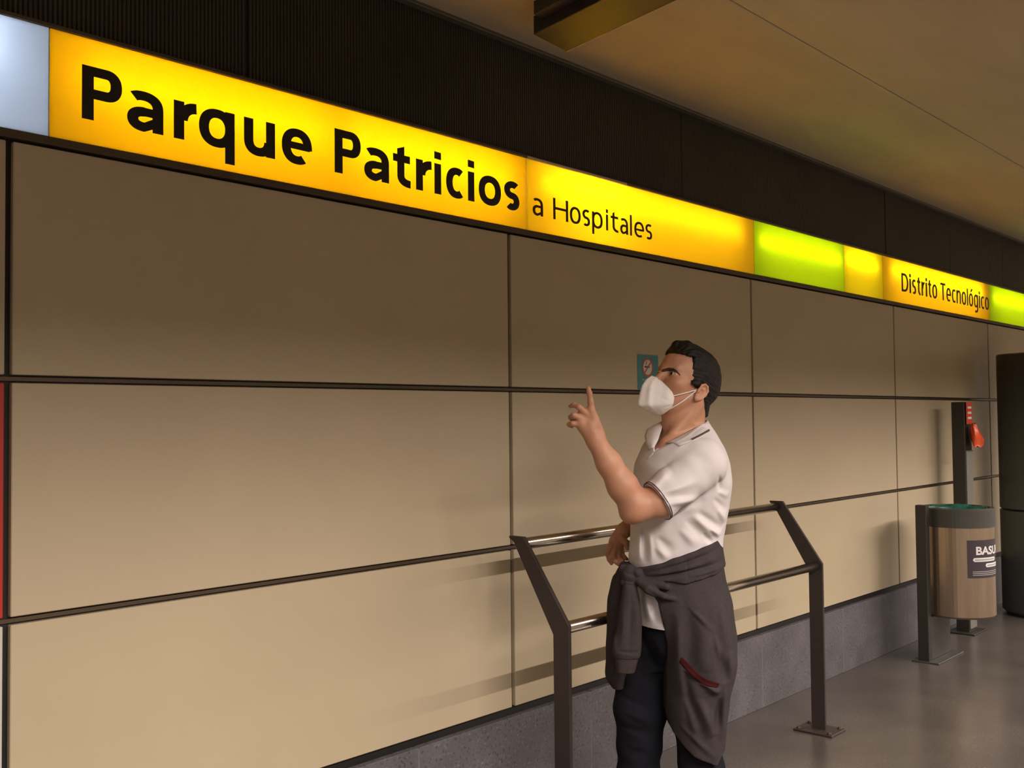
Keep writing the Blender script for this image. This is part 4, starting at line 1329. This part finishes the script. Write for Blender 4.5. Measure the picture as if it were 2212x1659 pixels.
# trim lines on the near collar leaf and on the sleeve cuff
for v in (6.05, 6.65):
    a = LG[int(v)] * (1 - v % 1) + LG[min(7, int(v) + 1)] * (v % 1)
    seg = a[4:26] + np.array([0, -0.006, 0.001])
    link('trim_line', tube_mesh('trim_line', to_world(seg), 0.0015, 8), M['polo_trim'], lf, smooth=True)
e1 = np.cross(adir, [0, 1, 0]); e1 /= np.linalg.norm(e1)
e2 = np.cross(adir, e1)
for off in (-0.001, -0.0075):
    c = cuff + adir * off
    ring = []
    for k in range(49):
        a = 2 * math.pi * k / 48
        dr = e1 * math.cos(a) + e2 * math.sin(a)
        rr = 0.0585
        while rr < 0.076 and sf.at(c - adir * 0.006 + dr * rr) < 0.0012: rr += 0.0005
        ring.append(rr + 0.0006)
    ring = np.array(ring[:-1])
    for _ in range(6): ring = (np.roll(ring, 1) + 2 * ring + np.roll(ring, -1)) / 4
    ring = [c + (e1 * math.cos(2 * math.pi * k / 48) + e2 * math.sin(2 * math.pi * k / 48)) * ring[k % 48] for k in range(49)]
    link('cuff_line', tube_mesh('cuff_line', to_world(ring), 0.0013, 8, cap=False), M['polo_trim'], shirt, smooth=True)
# placket edge and buttons
pe = [ons(x, y, 0.001, -0.1) for x, y in ((1438, 957), (1424, 967), (1411, 979), (1399, 991))]
link('placket_edge', tube_mesh('placket_edge', to_world(resample(pe, 16)), 0.0022, 8), M['polo'], shirt, smooth=True)

# ---- trousers
tf = Field((Lp(1290, 900, -0.2)[0], -0.26, -1.60), (Lp(1610, 900, 0.2)[0], 0.27, Lp(1400, 1225, 0)[2]), 0.0035)
tf.loft([(1230, 1375, 1552, 0.0, 0.140), (1300, 1378, 1556, 0.0, 0.142), (1360, 1378, 1560, 0.0, 0.142), (1400, 1385, 1556, 0.0, 0.125), (1440, 1410, 1530, 0.0, 0.07)], 0.0, n=2.2)
tf.cone(Lp(1392, 1400, 0.055), Lp(1384, 1530, 0.062), 0.094, 0.087, 0.03)
tf.cone(Lp(1384, 1530, 0.062), Lp(1379, 1665, 0.07), 0.0865, 0.0695, 0.02)
tf.cone(Lp(1379, 1665, 0.07), Lp(1381, 1815, 0.08), 0.0695, 0.066, 0.02)
tf.cone(Lp(1500, 1400, -0.04), Lp(1506, 1560, -0.045), 0.092, 0.076, 0.03)
tf.cone(Lp(1506, 1560, -0.045), Lp(1514, 1665, -0.035), 0.076, 0.071, 0.02)
tf.cone(Lp(1518, 1665, -0.035), Lp(1520, 1825, -0.015), 0.071, 0.066, 0.02)
tf.folds([(1345, 1530, 1420, 1560, 8, -0.004), (1350, 1560, 1425, 1590, 8, 0.004), (1345, 1600, 1415, 1610, 8, -0.004), (1360, 1640, 1420, 1650, 8, 0.003), (1385, 1370, 1425, 1470, 8, -0.005), (1410, 1380, 1440, 1440, 8, 0.004)])
for px, d in ((1381, 0.08), (1520, -0.015)):
    tf.op(lambda x, y, z: (floor_z(1450, 0.0) + 0.05) - z, tf.lo, tf.lo + tf.n * tf.h, 0.0, 'int')
tf.crumple(0.0012, 45, 48, 2.1)
trousers = field_object('trousers', tf, M['denim'], person, 1)
tag(trousers, 'dark navy trousers')
# shoes on the floor
for px, d in ((1381, 0.085), (1520, -0.01)):
    fz = floor_z(px, d)
    c = Lp(px, 1800, d); c[2] = fz
    fd = np.array([-math.cos(math.radians(24)), -math.sin(math.radians(24)), 0.0])
    sh = Field(c + np.array([-0.26, -0.20, -0.005]), c + np.array([0.16, 0.16, 0.14]), 0.004)
    up = np.array([0, 0, 1.0])
    sh.cone(c - fd * 0.045 + up * 0.045, c + fd * 0.13 + up * 0.036, 0.043, 0.040, 0.01)
    sh.cone(c + fd * 0.13 + up * 0.034, c + fd * 0.165 + up * 0.03, 0.038, 0.030, 0.01)
    sh.cone(c + up * 0.05, c + up * 0.10, 0.042, 0.046, 0.02)
    sh.op(lambda x, y, z: (c[2] + 0.012) - z, sh.lo, sh.lo + sh.n * sh.h, 0.0, 'int')
    so = field_object('shoe', sh, M['shoe'], person, 1)
    out = []
    sd = np.array([-fd[1], fd[0], 0])
    for k in range(28):
        a = 2 * math.pi * k / 28
        out.append(c + fd * (0.058 + 0.147 * math.cos(a)) + sd * 0.047 * math.sin(a) * (1.0 + 0.08 * math.cos(a)))
    W1 = to_world(out); W0 = W1.copy()
    zb = max(0.0005, W1[:, 2].min() * 0 + 0.0005)
    W0[:, 2] = zb; W1[:, 2] = 0.016
    n = len(out)
    link('sole', mesh_from('sole', list(W0) + list(W1), [tuple(range(n))[::-1], tuple(range(n, 2 * n))] + [(k, (k + 1) % n, n + (k + 1) % n, n + k) for k in range(n)]), M['sole'], so)

# ---- sweatshirt tied round the waist
gf = Field((Lp(1290, 1300, -0.2)[0], -0.30, Lp(1400, 1690, -0.2)[2]), (Lp(1625, 1200, 0.2)[0], 0.26, Lp(1400, 1150, 0)[2]), 0.003)
DR = [(1150, 1366, 1546, 0.0, 0.160), (1195, 1362, 1553, 0.0, 0.166), (1250, 1358, 1564, 0.0, 0.176), (1300, 1372, 1577, 0.0, 0.182), (1365, 1400, 1585, -0.005, 0.178),
      (1426, 1420, 1587, -0.010, 0.165), (1466, 1425, 1581, -0.015, 0.155), (1500, 1430, 1571, -0.020, 0.142), (1560, 1440, 1564, -0.030, 0.120), (1610, 1448, 1561, -0.035, 0.108), (1670, 1452, 1560, -0.035, 0.100)]
out_drape = P2([(1384, 1240), (1419, 1298), (1432, 1356), (1439, 1395), (1442, 1457), (1444, 1549), (1456, 1589), (1496, 1629), (1548, 1656), (1556, 1640), (1640, 1580), (1640, 1225), (1475, 1235)])
def cut_drape(g, x, y, z):
    return np.maximum(g, poly_sdf(x + 0 * z, z + 0 * x, out_drape)) 
gf.loft(DR, 0.0, n=2.15, extra=cut_drape, grow=0.004)
out_wrap = P2([(1372, 1236), (1384, 1229), (1430, 1212), (1475, 1194), (1520, 1180), (1560, 1164), (1640, 1150), (1640, 1215), (1566, 1230), (1520, 1244), (1475, 1252), (1425, 1250), (1378, 1246)])
def cut_wrap(g, x, y, z):
    return np.maximum(g, poly_sdf(x + 0 * z, z + 0 * x, out_wrap))
gf.loft(DR, 0.004, n=2.15, extra=cut_wrap, grow=0.0125)
# lower strand from the knot over the hip
gf.chain([Lp(1372, 1252, -0.120), Lp(1400, 1272, -0.165), Lp(1432, 1288, -0.180), Lp(1470, 1296, -0.172)], [0.013, 0.014, 0.012, 0.006], 0.006)
# knot
gf.ell(Lp(1361, 1242, -0.105), (0.028, 0.034, 0.034), None, 0.004)
gf.cone(Lp(1370, 1250, -0.115), Lp(1440, 1268, -0.176), 0.016, 0.012, 0.006)
gf.cone(Lp(1346, 1228, -0.09), Lp(1376, 1238, -0.125), 0.015, 0.017, 0.003)
gf.cone(Lp(1350, 1258, -0.11), Lp(1374, 1260, -0.12), 0.014, 0.012, 0.003)
# hanging sleeve
HS = [(1255, 1348, 1374, -0.115, 0.026), (1285, 1341, 1380, -0.120, 0.032), (1330, 1335, 1385, -0.125, 0.034), (1380, 1329, 1386, -0.125, 0.034), (1412, 1326, 1386, -0.125, 0.033), (1420, 1329, 1381, -0.125, 0.026)]
gf.loft(HS, 0.004, n=2.3)
# second sleeve and front panel on the far hip
FPn = [(1218, 1340, 1366, -0.03, 0.04), (1251, 1322, 1372, -0.01, 0.06), (1291, 1313, 1380, 0.0, 0.07), (1365, 1312, 1378, 0.01, 0.07), (1420, 1309, 1362, 0.01, 0.06), (1457, 1307, 1352, 0.015, 0.05), (1474, 1312, 1348, 0.015, 0.04), (1484, 1324, 1346, 0.015, 0.03)]
gf.loft(FPn, 0.005, n=2.2)
gf.folds([
    # wrap folds
    (1390, 1238, 1562, 1184, 3.8, -0.0076), (1396, 1243, 1565, 1200, 4.4, 0.0047), (1388, 1246, 1480, 1234, 3.8, -0.0076), (1420, 1240, 1568, 1214, 3.8, -0.0076), (1480, 1240, 1568, 1224, 3.8, 0.0047), (1476, 1198, 1477, 1250, 3.1, -0.0029),
    # drape: big soft hollows and the seam
    (1475, 1300, 1478, 1440, 15.0, -0.0142), (1452, 1310, 1458, 1500, 11.2, 0.0114), (1478, 1302, 1535, 1360, 5.0, 0.0057), (1535, 1360, 1545, 1420, 5.0, 0.0057),
    (1510, 1340, 1500, 1440, 17.5, 0.0114), (1548, 1300, 1565, 1400, 11.2, 0.0085), (1545, 1400, 1550, 1470, 11.2, -0.0114), (1570, 1400, 1572, 1480, 8.8, 0.0085),
    (1471, 1440, 1490, 1560, 8.8, -0.0114), (1500, 1500, 1530, 1590, 12.5, 0.0142), (1548, 1500, 1538, 1580, 8.8, -0.0128), (1475, 1500, 1500, 1600, 7.5, 0.0085), (1560, 1480, 1556, 1600, 7.5, 0.0085),
    (1472, 1436, 1500, 1462, 5.0, 0.0085), (1500, 1464, 1552, 1490, 5.0, 0.0100), (1462, 1560, 1545, 1640, 6.2, 0.0057), (1515, 1480, 1548, 1495, 6.2, 0.0071),
    # hanging sleeve
    (1361, 1280, 1352, 1400, 5.0, -0.0066), (1372, 1280, 1372, 1400, 5.0, 0.0038), (1345, 1300, 1337, 1400, 5.0, 0.0038), (1330, 1403, 1384, 1408, 3.8, -0.0038),
    (1322, 1260, 1340, 1250, 3.8, -0.0057), (1322, 1300, 1318, 1440, 6.2, 0.0047), (1384, 1262, 1440, 1300, 3.8, -0.0038), (1350, 1262, 1376, 1266, 3.1, -0.0057), (1346, 1236, 1376, 1244, 3.1, -0.0038)], dmax=0.10)
gf.crumple(0.0011, 55, 34, 1.3)
sweat = field_object('tied_sweatshirt', gf, M['sweat'], person, 1)
tag(sweat, 'charcoal sweatshirt knotted round the waist')
# knitted cuff of the hanging sleeve
cf = Field(Lp(1315, 1465, -0.17), Lp(1400, 1405, -0.06), 0.0025)
cf.loft([(1416, 1329, 1380, -0.125, 0.027), (1430, 1329, 1377, -0.125, 0.026), (1452, 1331, 1371, -0.125, 0.024)], 0.0, n=2.4)
field_object('cuff', cf, M['sweat_rib'], sweat, 1)
# dark red pocket lining showing in the slanted opening
pk = [(1470, 1424), (1482, 1437), (1498, 1455), (1514, 1468), (1532, 1477), (1552, 1481)]
G = []
for k in np.linspace(0, 1, 6):
    row = []
    for i in range(26):
        t = i / 25
        x = np.interp(t, np.linspace(0, 1, 6), [p[0] for p in pk]); y = np.interp(t, np.linspace(0, 1, 6), [p[1] for p in pk])
        w = (6.5 if 0.04 < t < 0.96 else 5.0)
        off = (k - 0.5) * 2 * w
        h_ = gf.hit(x - off * 0.45, y + off * 0.85, 0.0015)
        row.append(h_ if h_ is not None else (row[-1] if row else Lp(x, y, -0.18)))
    G.append(row)
G = np.array(G)
for _ in range(3): G[:, 1:-1] = (G[:, :-2] + 2 * G[:, 1:-1] + G[:, 2:]) / 4
sheet_object('pocket_lining', G, M['pocket'], sweat, 0.0015)
